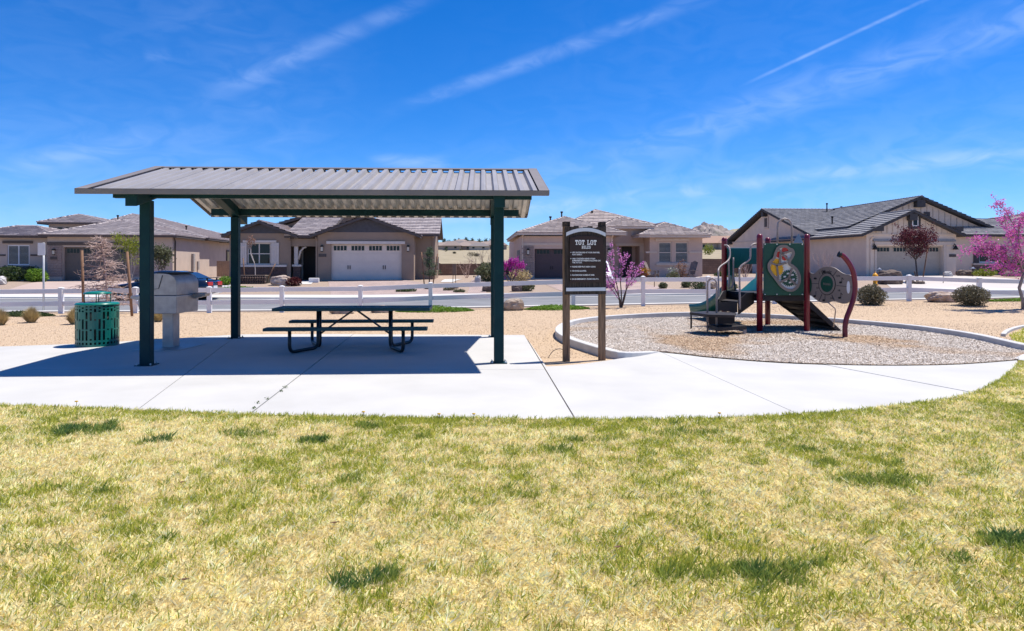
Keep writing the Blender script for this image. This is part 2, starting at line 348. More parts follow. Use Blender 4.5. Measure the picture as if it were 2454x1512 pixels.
# ------------------------------------------------------------------ play area kerb and wood chips
KZ = .15
kerb_px = [(1480, 838), (1400, 820), (1352, 802), (1338, 788), (1350, 775), (1385, 764.5), (1450, 757), (1550, 752), (1650, 750), (1750, 751), (1850, 754), (1950, 759), (2060, 767), (2200, 780), (2330, 798), (2453, 824)]
kerb_w = [G(1572, 846)] + [G(u, v, KZ) for u, v in kerb_px] + [Vector((9.28, 12.0, 0)), Vector((8.86, 11.5, 0)), G(2438, 866)]
kerb_line = smooth_path([Vector((p.x, p.y, 0)) for p in kerb_w], 8)
def ribbon(name, line, wd, z0, z1, mat, ztop=None):
    V = []; Fc = []; n = len(line)
    for i, p in enumerate(line):
        d = (line[min(i + 1, n - 1)] - line[max(i - 1, 0)]).normalized(); x = Vector((d.y, -d.x, 0)) * wd / 2; g = Z(p.x, p.y); zt = (ztop[i] if ztop else z1) + g
        r = wd * .06; xr = x * (1 - .12)
        V += [tuple(p - x + Vector((0, 0, z0 + g))), tuple(p - x + Vector((0, 0, zt - r))), tuple(p - xr + Vector((0, 0, zt))), tuple(p + xr + Vector((0, 0, zt))), tuple(p + x + Vector((0, 0, zt - r))), tuple(p + x + Vector((0, 0, z0 + g)))]
    for i in range(n - 1):
        for k in range(5): Fc.append((i * 6 + k, i * 6 + k + 1, i * 6 + k + 7, i * 6 + k + 6))
    Fc += [tuple(range(6)), tuple(range((n - 1) * 6, n * 6))[::-1]]
    m = MB(); m.add(V, Fc); o = m.build(name, mat); o['kind'] = 'structure'; return o
nk = len(kerb_line); zt = [.03 + (KZ - .03) * min(1, i / 10, (nk - 1 - i) / 8) for i in range(nk)]
ribbon('play_area_kerb', kerb_line, .16, -.05, KZ, kerb_m, zt)
bed = [Vector((p.x, p.y, .035)) for p in kerb_line] + [Vector((p.x, p.y, .035)) for p in reversed(tot_curve[1:-1])]
bm = bmesh.new(); f = bm.faces.new([bm.verts.new(p) for p in bed]); bmesh.ops.triangulate(bm, faces=[f]); me = bpy.data.meshes.new('wood_chip_bed'); bm.to_mesh(me); bm.free()
link('wood_chip_bed', me, chipbed_m)['kind'] = 'structure'
def inside(px, py, poly):
    r = np.zeros(px.shape, bool); n = len(poly); j = n - 1
    for i in range(n):
        xi, yi, xj, yj = poly[i].x, poly[i].y, poly[j].x, poly[j].y
        c = ((yi > py) != (yj > py)) & (px < (xj - xi) * (py - yi) / (yj - yi + 1e-12) + xi); r ^= c; j = i
    return r
def scatter_flat(name, n, poly, z, lw, ww, tilt, mat, label, cat, wear=None):
    X = [p.x for p in poly]; Y = [p.y for p in poly]
    x = rng.uniform(min(X), max(X), n); y = rng.uniform(min(Y), max(Y), n); k = inside(x, y, poly); x, y = x[k], y[k]; n = len(x)
    a = rng.uniform(0, 6.283, n); t = rng.normal(0, tilt, n); t2 = rng.normal(0, tilt, n); l = rng.uniform(*lw, n) / 2; wd = rng.uniform(*ww, n) / 2
    c, s = np.cos(a), np.sin(a)
    ex = np.stack([c * np.cos(t), s * np.cos(t), np.sin(t)], -1) * l[:, None]; ey = np.stack([-s * np.cos(t2), c * np.cos(t2), np.sin(t2)], -1) * wd[:, None]
    p = np.stack([x, y, z + np.abs(ex[:, 2]) + rng.uniform(0, .012, n)], -1)
    V = np.stack([p - ex - ey, p + ex - ey * .7, p + ex * .9 + ey, p - ex + ey * .8], 1).reshape(-1, 3)
    s1 = rng.random(n)[:, None]; s2 = rng.random(n)[:, None]
    wear = fbm(x, y, 31, 4, .55) + .18 * np.exp(-((x - 7.3) ** 2 / 1.6 + (y - 14.1) ** 2 / .5)) + .13 * np.exp(-((x - 6.2) ** 2 / 3 + (y - 15.3) ** 2 / .3)) + .12 * np.clip((x - 7.5) / 3, 0, 1); wear = np.clip((wear - .50) * 6, 0, 1)[:, None]
    grey = np.array([.80, .73, .66]) * s1 + np.array([.40, .34, .29]) * (1 - s1); tan = np.array([.70, .54, .37]) * s1 + np.array([.36, .22, .13]) * (1 - s1)
    c = grey * (1 - wear) + tan * wear; c = np.where(s2 < .10, c * .42, c); c = np.repeat(np.concatenate([c, np.ones((n, 1))], 1), 4, 0)
    o = np_mesh(name, V, np.arange(4 * n).reshape(-1, 4), mat, cols=c); tag(o, label, cat, kind='stuff'); return o
scatter_flat('wood_chips', 370000, bed, .037, (.015, .045), (.005, .012), .22, chip_m, 'loose grey and tan wood chips filling the play area', 'wood chips')
# ------------------------------------------------------------------ lawn
def edge_y(x, curve=lawn_curve):
    c = sorted([(p.x, p.y) for p in curve]); return np.interp(x, [q[0] for q in c], [q[1] for q in c])
kx = [(p.x, p.y) for p in kerb_line if p.x > 7.6 and p.y < 15.5]
def lawn_limit(x):
    x = np.asarray(x, float); lim = edge_y(x)
    xe = G(2436, 870).x; lim = np.where(x > xe, np.interp(x, [xe, 8.6, 9.1, 9.55, 9.8, 10.97, 12.8, 14], [10.95, 11.0, 11.45, 12.1, 13.3, 15.05, 16.95, 17.9]), lim)
    return lim
# ------------------------------------------------------------------ loose stones on the gravel
n = 150000; x = rng.uniform(-17, 19, n); y = 11.5 + 12.4 * rng.random(n) ** 1.15
k = ~inside(x, y, outline) & ~inside(x, y, bed) & (np.abs(x) < y * .80 + 1) & (y > lawn_limit(x)); x, y = x[k], y[k]; n = len(x)
r = rng.uniform(.006, .014, n) * (1 + .5 * (rng.random(n) > .97)); z = zg(x, y); ang = rng.uniform(0, 6.28, n)
V = [np.stack([x + r * np.cos(ang + q) * rng.uniform(.8, 1.3, n), y + r * np.sin(ang + q) * rng.uniform(.8, 1.3, n), z - .002], -1) for q in (0, 2.09, 4.19)] + [np.stack([x + rng.normal(0, .3, n) * r, y, z + r * rng.uniform(.5, 1.1, n)], -1)]
V = np.stack(V, 1).reshape(-1, 3); b4 = np.arange(n) * 4
tag(np_mesh('loose_gravel', V, np.concatenate([np.stack([b4, b4 + 1, b4 + 3], -1), np.stack([b4 + 1, b4 + 2, b4 + 3], -1), np.stack([b4 + 2, b4, b4 + 3], -1)]), pebble_m), 'loose tan gravel spread between apron and fence', 'gravel', kind='stuff')
xs = [-26, -20, -14] + fr(-12, 7.0, 76) + fr(7.05, 14, 80) + [18, 26]
V = []; Fc = []
for x in xs: V += [(x, -6, .010), (x, 2.5, .010), (x, float(lawn_limit(x)) - .01, .010)]
for i in range(len(xs) - 1):
    for j in range(2): Fc.append((i * 3 + j, i * 3 + 3 + j, i * 3 + 4 + j, i * 3 + 1 + j))
me = bpy.data.meshes.new('lawn_soil'); me.from_pydata(V, [], Fc); link('lawn_soil', me, soil_m)['kind'] = 'structure'
ribbon('lawn_edge_kerb', smooth_path([Vector((10.75, 14.95, 0)), Vector((11.6, 15.95, 0)), Vector((12.8, 17.05, 0)), Vector((15, 18.6, 0)), Vector((18, 20.2, 0))], 5), .09, -.03, .06, kerb_m)
def blades(n, x, y, clump):
    lim = lawn_limit(x); k = (y < lim + .015) & (np.abs(x) < y * .80 + 2.2); x, y = x[k], y[k]; n = len(x)
    cb = fbm(x, y, 41, 2, 14.)
    g = fbm(x, y, 3, 4, 1.1) * 1.0 + fbm(x, y, 9, 3, 4.5) * .55                     # where the turf has started to green up
    g = g - .80 + .075 * np.clip(x / 3., -1.2, 1.6)
    edge = np.clip(1 - (lawn_limit(x) - y) / .55, 0, 1); g = g + edge * .26
    dark = np.zeros(n)
    for (u, v, rx, ry, s) in ((195, 1040, .30, .20, 1), (255, 1028, .16, .12, .8), (372, 1064, .17, .11, 1), (600, 1046, .24, .15, .6), (765, 1063, .17, .12, .9), (880, 1030, .14, .12, .5), (845, 1400, .14, .10, 1), (900, 1395, .12, .09, .7), (1340, 1088, .12, .12, .6),
                              (2100, 1160, .30, .16, .5), (1940, 1085, .14, .10, .6), (2330, 1140, .2, .10, .35), (2440, 1310, .22, .12, 1), (1820, 1380, .22, .10, .75), (1860, 1400, .16, .08, .6), (1700, 1390, .3, .1, .45),
                              (1990, 1120, .16, .1, .5), (1450, 1060, .2, .1, .35), (1640, 1045, .3, .1, .4), (2290, 1350, .12, .07, .6), (1160, 1250, .15, .1, .3), (60, 1330, .2, .1, .3), (840, 1160, .12, .08, .35)):
        q = G(u, v); dd = ((x - q.x) / rx) ** 2 + ((y - q.y) / ry) ** 2; dark = np.maximum(dark, s * .88 * np.clip(1.2 - dd * .75 + (fbm(x, y, 21, 3, 9.) - .45) * 2.2, 0, 1))
    r2 = np.random.default_rng(88)
    for k in range(38):
        yc = 2.6 + 4.6 * r2.random(); xc = r2.uniform(-1, 1.15) * (yc * .78 + .3); rr_ = r2.uniform(.025, .075); ss = r2.uniform(.2, .6); dd = ((x - xc) / (rr_ * r2.uniform(.8, 2.2))) ** 2 + ((y - yc) / rr_) ** 2; near_ = dd < 3
        dark[near_] = np.maximum(dark[near_], ss * np.clip(1.2 - dd[near_] * .8 + (cb[near_] - .4) * 1.2, 0, 1))
    pg = np.clip(.37 - .10 * np.clip((5.2 - y) / 2.2, 0, 1) * np.clip(.6 - x * .25, 0, 1) + g * 1.5 + (fbm(x, y, 55, 3, 8.) - .44) * 1.7 + dark * .9, .05, .97); green = rng.random(n) < pg
    L_ = rng.uniform(.024, .075, n) * (1 + .7 * dark * green) * (.55 + .9 * cb); wd = rng.uniform(.0011, .0023, n) * (1 + .16 * y)
    a = rng.uniform(0, 6.283, n); lean = np.where(green, rng.uniform(.1, .9, n), rng.uniform(.6, 1.55, n)); fa = a + 1.571 + rng.normal(0, .5, n)
    dx, dy = np.cos(a), np.sin(a); sx, sy = np.cos(fa) * wd, np.sin(fa) * wd
    p0 = np.stack([x, y, np.full(n, .008)], -1); up = np.stack([dx * np.sin(lean * .7), dy * np.sin(lean * .7), np.cos(lean * .7)], -1); up2 = np.stack([dx * np.sin(lean * 1.15), dy * np.sin(lean * 1.15), np.cos(lean * 1.15)], -1)
    side = np.stack([sx, sy, np.zeros(n)], -1); p1 = p0 + up * (L_ * .55)[:, None]; p2 = p1 + up2 * (L_ * .45)[:, None]; p2[:, 2] = np.maximum(p2[:, 2], .014)
    V = np.stack([p0 - side, p0 + side, p1 + side * .9, p2], 1).reshape(-1, 3)
    i5 = np.arange(n) * 4
    tri = np.concatenate([np.stack([i5, i5 + 1, i5 + 2], -1), np.stack([i5, i5 + 2, i5 + 3], -1)])
    s1 = rng.random(n)[:, None]; s2 = rng.random(n)[:, None]
    straw = np.array([.98, .91, .60]) * s1 + np.array([.86, .69, .30]) * (1 - s1); straw = np.minimum(straw * (.74 + .42 * s2) * (.74 + .72 * cb[:, None]), .95)
    gl = np.array([.66, .64, .12]) * s1 + np.array([.22, .29, .035]) * (1 - s1); gd = np.array([.13, .25, .075]) * s1 + np.array([.05, .14, .06]) * (1 - s1)
    gr = gl * (1 - dark[:, None]) + gd * dark[:, None]
    c = np.where(green[:, None], gr, straw); c = np.concatenate([c, np.ones((n, 1))], 1); c = np.repeat(c, 4, 0)
    return V, tri, c
n1 = 780000; yy = 2.3 + 5.4 * rng.random(n1) ** .8; xx = rng.uniform(-1, 1, n1) * (yy * .80 + 2.2)
nc = 48000; cy = 2.3 + 5.4 * rng.random(nc) ** .8; cx = rng.uniform(-1, 1, nc) * (cy * .80 + 2.2); ck = rng.integers(0, nc, n1 // 2)      # half the blades stand in tufts
xx[:n1 // 2] = cx[ck] + rng.normal(0, .014, n1 // 2); yy[:n1 // 2] = cy[ck] + rng.normal(0, .014, n1 // 2)
n2 = 250000; y2 = np.concatenate([rng.uniform(7.0, 12.0, 210000), rng.uniform(11, 17, 40000)]); x2 = np.concatenate([rng.uniform(4.0, 11.0, 210000), rng.uniform(9, 14.5, 40000)])
V, T, C = blades(n1 + n2, np.concatenate([xx, x2]), np.concatenate([yy, y2]), None)
tag(np_mesh('lawn_grass', V, T, grass_m, cols=C), 'half dormant straw and green lawn in front of the concrete path', 'grass', kind='stuff')
# ------------------------------------------------------------------ picnic shelter
PZ = .022
sh = tag(empty('picnic_shelter', (-3.02, 12.62, PZ), rad(2.5)), 'open picnic shelter with dark green steel posts and ribbed grey metal roof', 'shelter')
PXH, PYH, RX, RY, ZE, ZR = 2.73, 1.91, 3.45, 2.49, 2.66, 3.335
SL = math.atan2(ZR - ZE, RY); ts = math.tan(SL); RD = .062
under = lambda y: ZE - RD - .012 + (RY - abs(y)) * ts
for sx in (-1, 1):
    for sy in (-1, 1):
        b = MB(); b.bb(sx * PXH - .078, sx * PXH + .078, sy * PYH - .078, sy * PYH + .078, -.02, under(PYH) - .19)
        p = b.build('post', frame_green, sh, bevel=.012)
        b = MB(); b.bb(sx * PXH - .13, sx * PXH + .13, sy * PYH - .13, sy * PYH + .13, -.005, .012); bp_ = b.build('base_plate', frame_green, p)
        for ax in (-1, 1):
            for ay in (-1, 1): b = MB(); b.lathe([(.013, .012), (.013, .04), (0, .042)], (sx * PXH + ax * .105, sy * PYH + ay * .105, 0), 6); b.build('anchor_bolt', galv, p)
    for sy in (-1, 1):      # rafters: box beams climbing to the ridge
        y0 = sy * (RY - .1); b = MB(); top0 = under(y0) - .003; top1 = under(0) - .003; h = .185
        poly = [Vector((sx * PXH - .085, y0, top0 - h)), Vector((sx * PXH - .085, sy * .001, top1 - h)), Vector((sx * PXH - .085, sy * .001, top1)), Vector((sx * PXH - .085, y0, top0))]
        b.prism(poly, (.17, 0, 0)); b.build('rafter', frame_green, sh, bevel=.006)
for sy in (-1, 1):
    for (a, c) in ((-3.22, -PXH - .088), (-PXH + .088, PXH - .088), (PXH + .088, 3.25)):
        b = MB(); b.bb(a, c, sy * PYH - .05, sy * PYH + .05, under(PYH) - .155, under(PYH) - .006 - .05 * ts); b.build('purlin', frame_green, sh)
b = MB(); b.bb(-3.2, 3.2, -.05, .05, under(0) - .16, under(0) - .02); b.build('ridge_beam', frame_green, sh)
# ribbed panels: deep trapezoid ribs running up the slope
NP = 7; RIB = 5; pw = 2 * RX / NP; per = pw / RIB
def panel_profile():
    pr = []
    for k in range(RIB):
        x = k * per; pr += [(x, RD), (x + per * .26, RD), (x + per * .40, 0), (x + per * .80, 0), (x + per * .94, RD)]
    return pr + [(pw + .03, RD + .004)]
pr = panel_profile()
for sy in (-1, 1):
    me = None
    for k in range(NP):
        if me is None:
            V = []; Fc = []; n = len(pr); lo = Vector((0, sy * RY, ZE - RD)); hi = Vector((0, sy * .02, ZR - RD - .02 * ts)); nn = Vector((0, sy * math.sin(SL), math.cos(SL)))
            for th in (0, -.002):
                for base in (lo, hi): V += [tuple(base + Vector((x, 0, 0)) + nn * (h + th)) for x, h in pr]
            for i in range(n - 1):
                Fc += [(i, i + 1, n + i + 1, n + i), (2 * n + i, 3 * n + i, 3 * n + i + 1, 2 * n + i + 1), (i, 2 * n + i, 2 * n + i + 1, i + 1), (n + i, n + i + 1, 3 * n + i + 1, 3 * n + i)]
            me = bpy.data.meshes.new('roof_panel'); me.from_pydata(V, [], Fc); me.materials.append(roof_metal); me.materials.append(galv)
            bm = bmesh.new(); bm.from_mesh(me); bmesh.ops.recalc_face_normals(bm, faces=bm.faces)
            for f in bm.faces:
                if f.calc_center_median().dot(nn) and f.normal.z < -.2: f.material_index = 1
            bm.to_mesh(me); bm.free()
        link('roof_panel', me, None, sh, (-RX + k * pw, 0, 0))
    b = MB()                    # screw heads along the eave and mid slope
    for k in range(NP * RIB):
        x = -RX + (k + .6) * per
        for t in (.035, .13):
            q = Vector((x, sy * RY * (1 - t), ZE - RD + (ZR - ZE) * t + .004)); b.box(q, (.016, .016, .008))
    b.build('roof_screws', black_m, sh)['kind'] = 'stuff'
    # eave trim
    b = MB(); b.bb(-RX - .02, RX + .02, sy * (RY + .004), sy * (RY + .03), ZE - .068, ZE + .012); b.bb(-RX - .02, RX + .02, sy * (RY - .06), sy * (RY + .03), ZE + .004, ZE + .012)
    b.build('eave_trim', roof_trim, sh)
    for sx in (-1, 1):          # rake flashing lying on the ribs
        b = MB(); a = Vector((sx * (RX - .05), sy * RY, ZE + .012)); c = Vector((sx * (RX - .05), sy * .02, ZR + .012)); b.beam(a, c, .15, .008)
        b.beam(a + Vector((sx * .075, 0, -.03)), c + Vector((sx * .075, 0, -.03)), .008, .07); b.build('rake_flashing', roof_trim, sh)
    b = MB(); a = Vector((-RX - .01, sy * .055, ZR + .008 - .05 * ts)); c = a + Vector((2 * RX + .02, 0, 0)); b.beam(a, c, .125, .006, up=(0, sy * math.sin(SL), math.cos(SL))); b.build('ridge_cap', roof_trim, sh)
# ------------------------------------------------------------------ picnic table
tb = tag(empty('picnic_table', (-2.92, 12.7, PZ), rad(2.7)), 'dark green coated metal picnic table with attached benches and black tube frame', 'picnic table')
def slab_part(name, x, y0, y1, z, th):
    b = MB(); b.bb(-x + .02, x - .02, y0 + .02, y1 - .02, z - .018, z - .004); o = b.build(name, table_green, tb)
    r = MB(); r.bb(-x, x, y0, y0 + .02, z - th, z); r.bb(-x, x, y1 - .02, y1, z - th, z); r.bb(-x, -x + .02, y0 + .021, y1 - .021, z - th, z); r.bb(x - .02, x, y0 + .021, y1 - .021, z - th, z)
    r.build('rolled_edge', table_green, o)
    g = MB()
    for k in range(int((y1 - y0 - .06) / .042)):
        yy = y0 + .04 + k * .042; g.bb(-x + .02, x - .02, yy, yy + .018, z - .0035, z)
    g.build('slat_ribs', table_green, o)
    return o
slab_part('table_top', 1.41, -.38, .38, .77, .055)
slab_part('bench', 1.40, -.93, -.67, .46, .05); slab_part('bench', 1.40, .67, .93, .46, .05)
def bend(pts, r=.11, n=5):
    out = [Vector(pts[0])]
    for i in range(1, len(pts) - 1):
        p = Vector(pts[i]); a = (Vector(pts[i - 1]) - p); c = (Vector(pts[i + 1]) - p); rr = min(r, a.length * .49, c.length * .49); a = p + a.normalized() * rr; c = p + c.normalized() * rr
        out += [a.lerp(p, t).lerp(p.lerp(c, t), t) for t in [k / n for k in range(n + 1)]]
    return out + [Vector(pts[-1])]
for sx in (-1, 1):
    for sy in (-1, 1):
        b = MB(); b.tube(bend([(sx * .98, sy * .80, .41), (sx * .98, sy * .80, .032), (sx * .66, sy * .075, .032), (sx * .66, sy * .075, .72)], .13), .031, 12); b.build('leg', tube_black, tb)
        b = MB(); b.bb(sx * .98 - .03, sx * .98 + .03, sy * .80 - .12, sy * .80 + .12, .405, .438); b.build('bench_bracket', tube_black, tb)
    b = MB(); b.beam((0, 0, .73), (sx * .64, 0, .27), .032, .032); b.build('brace', tube_black, tb)
    b = MB(); b.bb(sx * .66 - .025, sx * .66 + .025, -.32, .32, .715, .748); b.build('top_bracket', tube_black, tb)
# ------------------------------------------------------------------ litter bin
cn = tag(empty('litter_bin', G(233, 829.5) + Vector((0, 0, PZ))), 'round teal green slotted steel litter bin with raised rain lid', 'litter bin')
R, H = .37, .80; cols = 64; V = []; Fc = []
rows = [0, .045, .085, .125, .155, .31, .335, .5, .525, .66, .69, .72, .75, .775, H]
solid_all = {0, len(rows) - 2}
for j, z in enumerate(rows):
    for k in range(cols): a = k * 2 * math.pi / cols; V.append((R * math.cos(a), R * math.sin(a), z))
for j in range(len(rows) - 1):
    for k in range(cols):
        hole = False
        if k % 2 == 0 and j not in solid_all:
            q = (k // 2) % 4
            hole = {0: j in (1, 3, 4, 6, 8, 10, 12), 1: j in (1, 3, 5, 7, 8, 10, 12), 2: j in (1, 3, 4, 5, 7, 9, 10, 12), 3: j in (1, 3, 4, 6, 7, 9, 11)}[q]
        if not hole: Fc.append((j * cols + k, j * cols + (k + 1) % cols, (j + 1) * cols + (k + 1) % cols, (j + 1) * cols + k))
b = MB(); b.add(V, Fc); o = b.build('slotted_body', can_green, cn); md = o.modifiers.new('thickness', 'SOLIDIFY'); md.thickness = .008
b = MB(); b.lathe([(R - .005, H - .03), (R + .008, H - .03), (R + .008, H), (R - .02, H + .022), (.15, H + .035), (.15, H + .01)], n=48); b.build('rim_lid', can_green, cn)
b = MB(); b.lathe([(.0, .03), (.325, .03), (.325, H - .05), (.315, H - .05), (.315, .05), (0, .05)], n=40); b.build('liner', M('bin_liner', (.012, .02, .02), .6), cn)
for k in range(4):
    a = k * math.pi / 2 + .45; b = MB(); b.tube([(.215 * math.cos(a), .215 * math.sin(a), H + .02), (.215 * math.cos(a), .215 * math.sin(a), 1.0)], .009, 8); b.build('lid_rod', can_green, cn)
b = MB(); b.lathe([(0, .985), (.235, .985), (.24, .995), (.225, 1.018), (.1, 1.04), (0, 1.045)], n=40); b.build('rain_bonnet', can_green, cn)
# ------------------------------------------------------------------ barbecue grill
gr = tag(empty('barbecue_grill', (-6.45, 12.85, PZ)), 'stainless steel pedestal barbecue grill with closed hood beside the green shelter post', 'barbecue grill')
b = MB(); b.bb(-.10, .10, -.06, .20, .0, .64); pd = b.build('pedestal', steel_m, gr, bevel=.008)
for zz in (.42, .22): b = MB(); b.bb(-.115, -.101, -.02, .05, zz, zz + .08); b.build('hinge', steel_m, pd)
b = MB(); b.prism([(-.42, -.55, -.004), (.42, -.55, -.004), (.46, .50, -.004), (-.42, .50, -.004)], (0, 0, .012)); b.build('base_plate', steel_m, gr)
x0, x1, y0, y1 = -.34, .345, -.42, .45
b = MB(); b.prism([(x0 + .05, y0, .66), (x1 - .01, y0, .66), (x1, y0, .99), (x0 - .02, y0, .99), (x0 - .02, y0, .80)], (0, y1 - y0, 0)); body = b.build('firebox', steel_m, gr, bevel=.01)
b = MB(); b.bb(-.16, .16, -.1, .26, .635, .658); b.build('mount_flange', steel_m, body)
arc = [(x1 - .20 + .20 * math.cos(t), 1.20 + .19 * math.sin(t)) for t in [k * math.pi / 16 for k in range(9)]]
prof = [(x0 + .01, .998), (x1, .998)] + arc + [(x0 + .36, 1.40), (x0 + .20, 1.385), (x0 + .06, 1.30), (x0 + .01, 1.15)]
b = MB(); b.prism([(x, y0, z) for x, z in prof], (0, y1 - y0, 0)); hood = b.build('hood', steel_m, gr, bevel=.008)
b = MB(); b.bb(x0 + .33, x1 - .10, y0 - .002, y1 + .002, 1.392, 1.412); b.build('hood_vent', black_m, hood)
b = MB()
for p, q in (((x0 + .43, 1.36), (x0 + .36, 1.12)), ((x0 + .36, 1.12), (x0 + .10, 1.08))): b.beam((p[0], y0 - .004, p[1]), (q[0], y0 - .004, q[1]), .006, .012, up=(0, 1, 0))
b.build('lid_gap', black_m, hood)
b = MB(); b.lathe([(0, -.03), (.018, -.03), (.018, 0), (0, 0)], (x0 + .2, y0 - .002, 1.11), 12, 'Y'); b.build('knob', black_m, hood)
b = MB(); b.prism([(x0 - .02, y0 + .02, .97), (x0 - .16, y0 + .02, .985), (x0 - .17, y0 + .02, .94), (x0 - .02, y0 + .02, .90)], (0, .8, 0)); b.build('side_shelf', steel_m, gr)
b = MB(); b.prism([(x1 + .002, y1 - .22, .99), (x1 + .24, y1 - .22, 1.0), (x1 + .22, y1 - .22, .95), (x1 + .002, y1 - .22, .90)], (0, .2, 0)); b.build('side_shelf', steel_m, gr)
# ------------------------------------------------------------------ text as mesh
def text_mesh(s, size, align='LEFT', ext=.0015, bold=0.):
    cu = bpy.data.curves.new('lettering', 'FONT'); cu.body = s; cu.size = size; cu.align_x = align; cu.extrude = ext; cu.offset = bold; cu.resolution_u = 2
    o = bpy.data.objects.new('lettering', cu); COL.objects.link(o); dg = bpy.context.evaluated_depsgraph_get(); me = bpy.data.meshes.new_from_object(o.evaluated_get(dg)); bpy.data.objects.remove(o); bpy.data.curves.remove(cu); return me
def place_text(s, size, org, xdir, parent, mat, name='lettering', align='LEFT', ext=.0015, bold=0., fit=None):
    me = text_mesh(s, size, align, ext, bold); xdir = Vector(xdir).normalized(); up = Vector((0, 0, 1)); nrm = xdir.cross(up)
    xs_ = [v.co.x for v in me.vertices]
    if fit and xs_:
        k = fit / (max(xs_) - min(xs_))
        for v in me.vertices: v.co.x *= k
    m = Matrix((xdir, up, nrm)).transposed().to_4x4(); m.translation = Vector(org); me.transform(m); me.materials.clear()
    return link(name, me, mat, parent)
# block letters of the sign heading: strokes with slab ends on a 10 x 14 grid
def ring(o, i): return ('ring', o, i)
GL = {'T': [(0, 11, 10, 14), (0, 9, 2, 11), (8, 9, 10, 11), (3.7, 2, 6.3, 11), (2, 0, 8, 2)],
      'L': [(0, 12, 5.5, 14), (1.4, 2, 4, 12), (0, 0, 10, 2.4), (8, 2.4, 10, 5)],
      'O': [(0, 2, 2.7, 12), (7.3, 2, 10, 12), (1.2, 0, 8.8, 2.4), (1.2, 11.6, 8.8, 14)],
      'R': [(0, 0, 4.4, 2), (.9, 2, 3.4, 12), (0, 12, 8, 14), (7, 8, 9.6, 12.6), (3.4, 6, 8.4, 8), (6, 2, 8.6, 6), (6, 0, 10, 2)],
      'U': [(0, 12, 4.2, 14), (5.8, 12, 10, 14), (.9, 2, 3.4, 12), (6.6, 2, 9.1, 12), (2, 0, 8, 2.4)],
      'E': [(0, 0, 10, 2.2), (0, 11.8, 10, 14), (1, 2.2, 3.6, 11.8), (3.6, 6, 7.4, 8), (8, 2.2, 10, 4.6), (8, 9.4, 10, 11.8)],
      'S': [(0, 7.4, 2.6, 12.6), (1.2, 11.8, 8.8, 14), (7.6, 9.6, 10, 12.6), (1.4, 6, 8.6, 8.2), (7.4, 1.4, 10, 6.6), (1.2, 0, 8.8, 2.2), (0, 1.4, 2.4, 4.6)]}
def block_word(wd, x0, z0, cw, ht, gap, y, parent, mat):
    x = x0
    for ch in wd:
        if ch == ' ': x += cw * .75; continue
        b = MB()
        for (a, c, d, e) in GL[ch]: b.bb(x + a / 10 * cw, x + d / 10 * cw, y - .004, y, z0 + c / 14 * ht, z0 + e / 14 * ht)
        b.build('letter', mat, parent); x += cw + gap
    return x
# ------------------------------------------------------------------ rules sign
A, B = Vector((.885, 11.14, 0)), Vector((1.485, 11.28, 0)); sg = empty('rules_sign', (A + B) / 2, math.atan2(B.y - A.y, B.x - A.x)); tag(sg, 'dark timber notice board with white TOT LOT rules lettering on two wooden posts', 'sign')
hw = (B - A).length / 2
for sx in (-1, 1):
    b = MB(); b.bb(sx * hw - .05, sx * hw + .05, -.045, .05, -.1, 2.275); b.build('post', post_wood, sg, bevel=.005)
    b = MB(); b.bb(sx * hw - .052, sx * hw + .052, -.047, .052, 2.2, 2.28); b.build('post_top', dark_wood, sg)
# upright boards nailed across the posts
nb = 9; wbd = (2 * hw + .09) / nb
for k in range(nb):
    xa = -hw - .045 + k * wbd; b = MB(); b.bb(xa + .0015, xa + wbd - .0015, -.078 - .004 * (k % 2), -.048, 1.092, 2.195 + .012 * ((k * 7) % 3 - 1)); b.build('board', dark_wood, sg)
yb = -.084
pv = lambda v: EYE + (VH - v) * 11.15 / F          # heights measured on the board
def bandarc(zc, zs, th, x, name):
    b = MB(); n = 20; q = [(-x + 2 * x * k / n, zs + (zc - zs) * (1 - ((k - n / 2) / (n / 2)) ** 2)) for k in range(n + 1)]
    poly = [Vector((a, yb, z)) for a, z in q] + [Vector((a, yb, z - th)) for a, z in reversed(q)]
    V = []; Fc = []
    for (a, z) in q: V += [(a, yb, z), (a, yb, z - th), (a, yb - .012, z), (a, yb - .012, z - th)]
    for i in range(n):
        o = i * 4; Fc += [(o + 2, o + 3, o + 7, o + 6), (o, o + 4, o + 5, o + 1), (o, o + 2, o + 6, o + 4), (o + 1, o + 5, o + 7, o + 3)]
    Fc += [(0, 1, 3, 2), (n * 4, n * 4 + 2, n * 4 + 3, n * 4 + 1)]
    b.add(V, Fc); b.build(name, metal_white, sg)
bandarc(pv(546), pv(558), .058, hw + .03, 'arched_band'); bandarc(pv(689), pv(689), .056, hw + .03, 'lower_band')
px0, px1 = -hw + .03, hw - .012
n = 14; top = [(px0 + (px1 - px0) * k / n, pv(570.5) + (pv(565) - pv(570.5)) * (1 - ((k - n / 2) / (n / 2)) ** 2)) for k in range(n + 1)]
b = MB(); b.prism([Vector((px0, yb, pv(677)))] + [Vector((px1, yb, pv(677)))] + [Vector((x, yb, z)) for x, z in reversed(top)], (0, -.014, 0)); pn = b.build('rules_panel', sign_brown, sg)
yt = yb - .0145
wt = block_word('TOT LOT', -.188, pv(587), .048, pv(575.5) - pv(587), .008, yt, pn, sign_white)
block_word('RULES', -.075, pv(596.2), .0245, pv(589) - pv(596.2), .0065, yt, pn, sign_white)
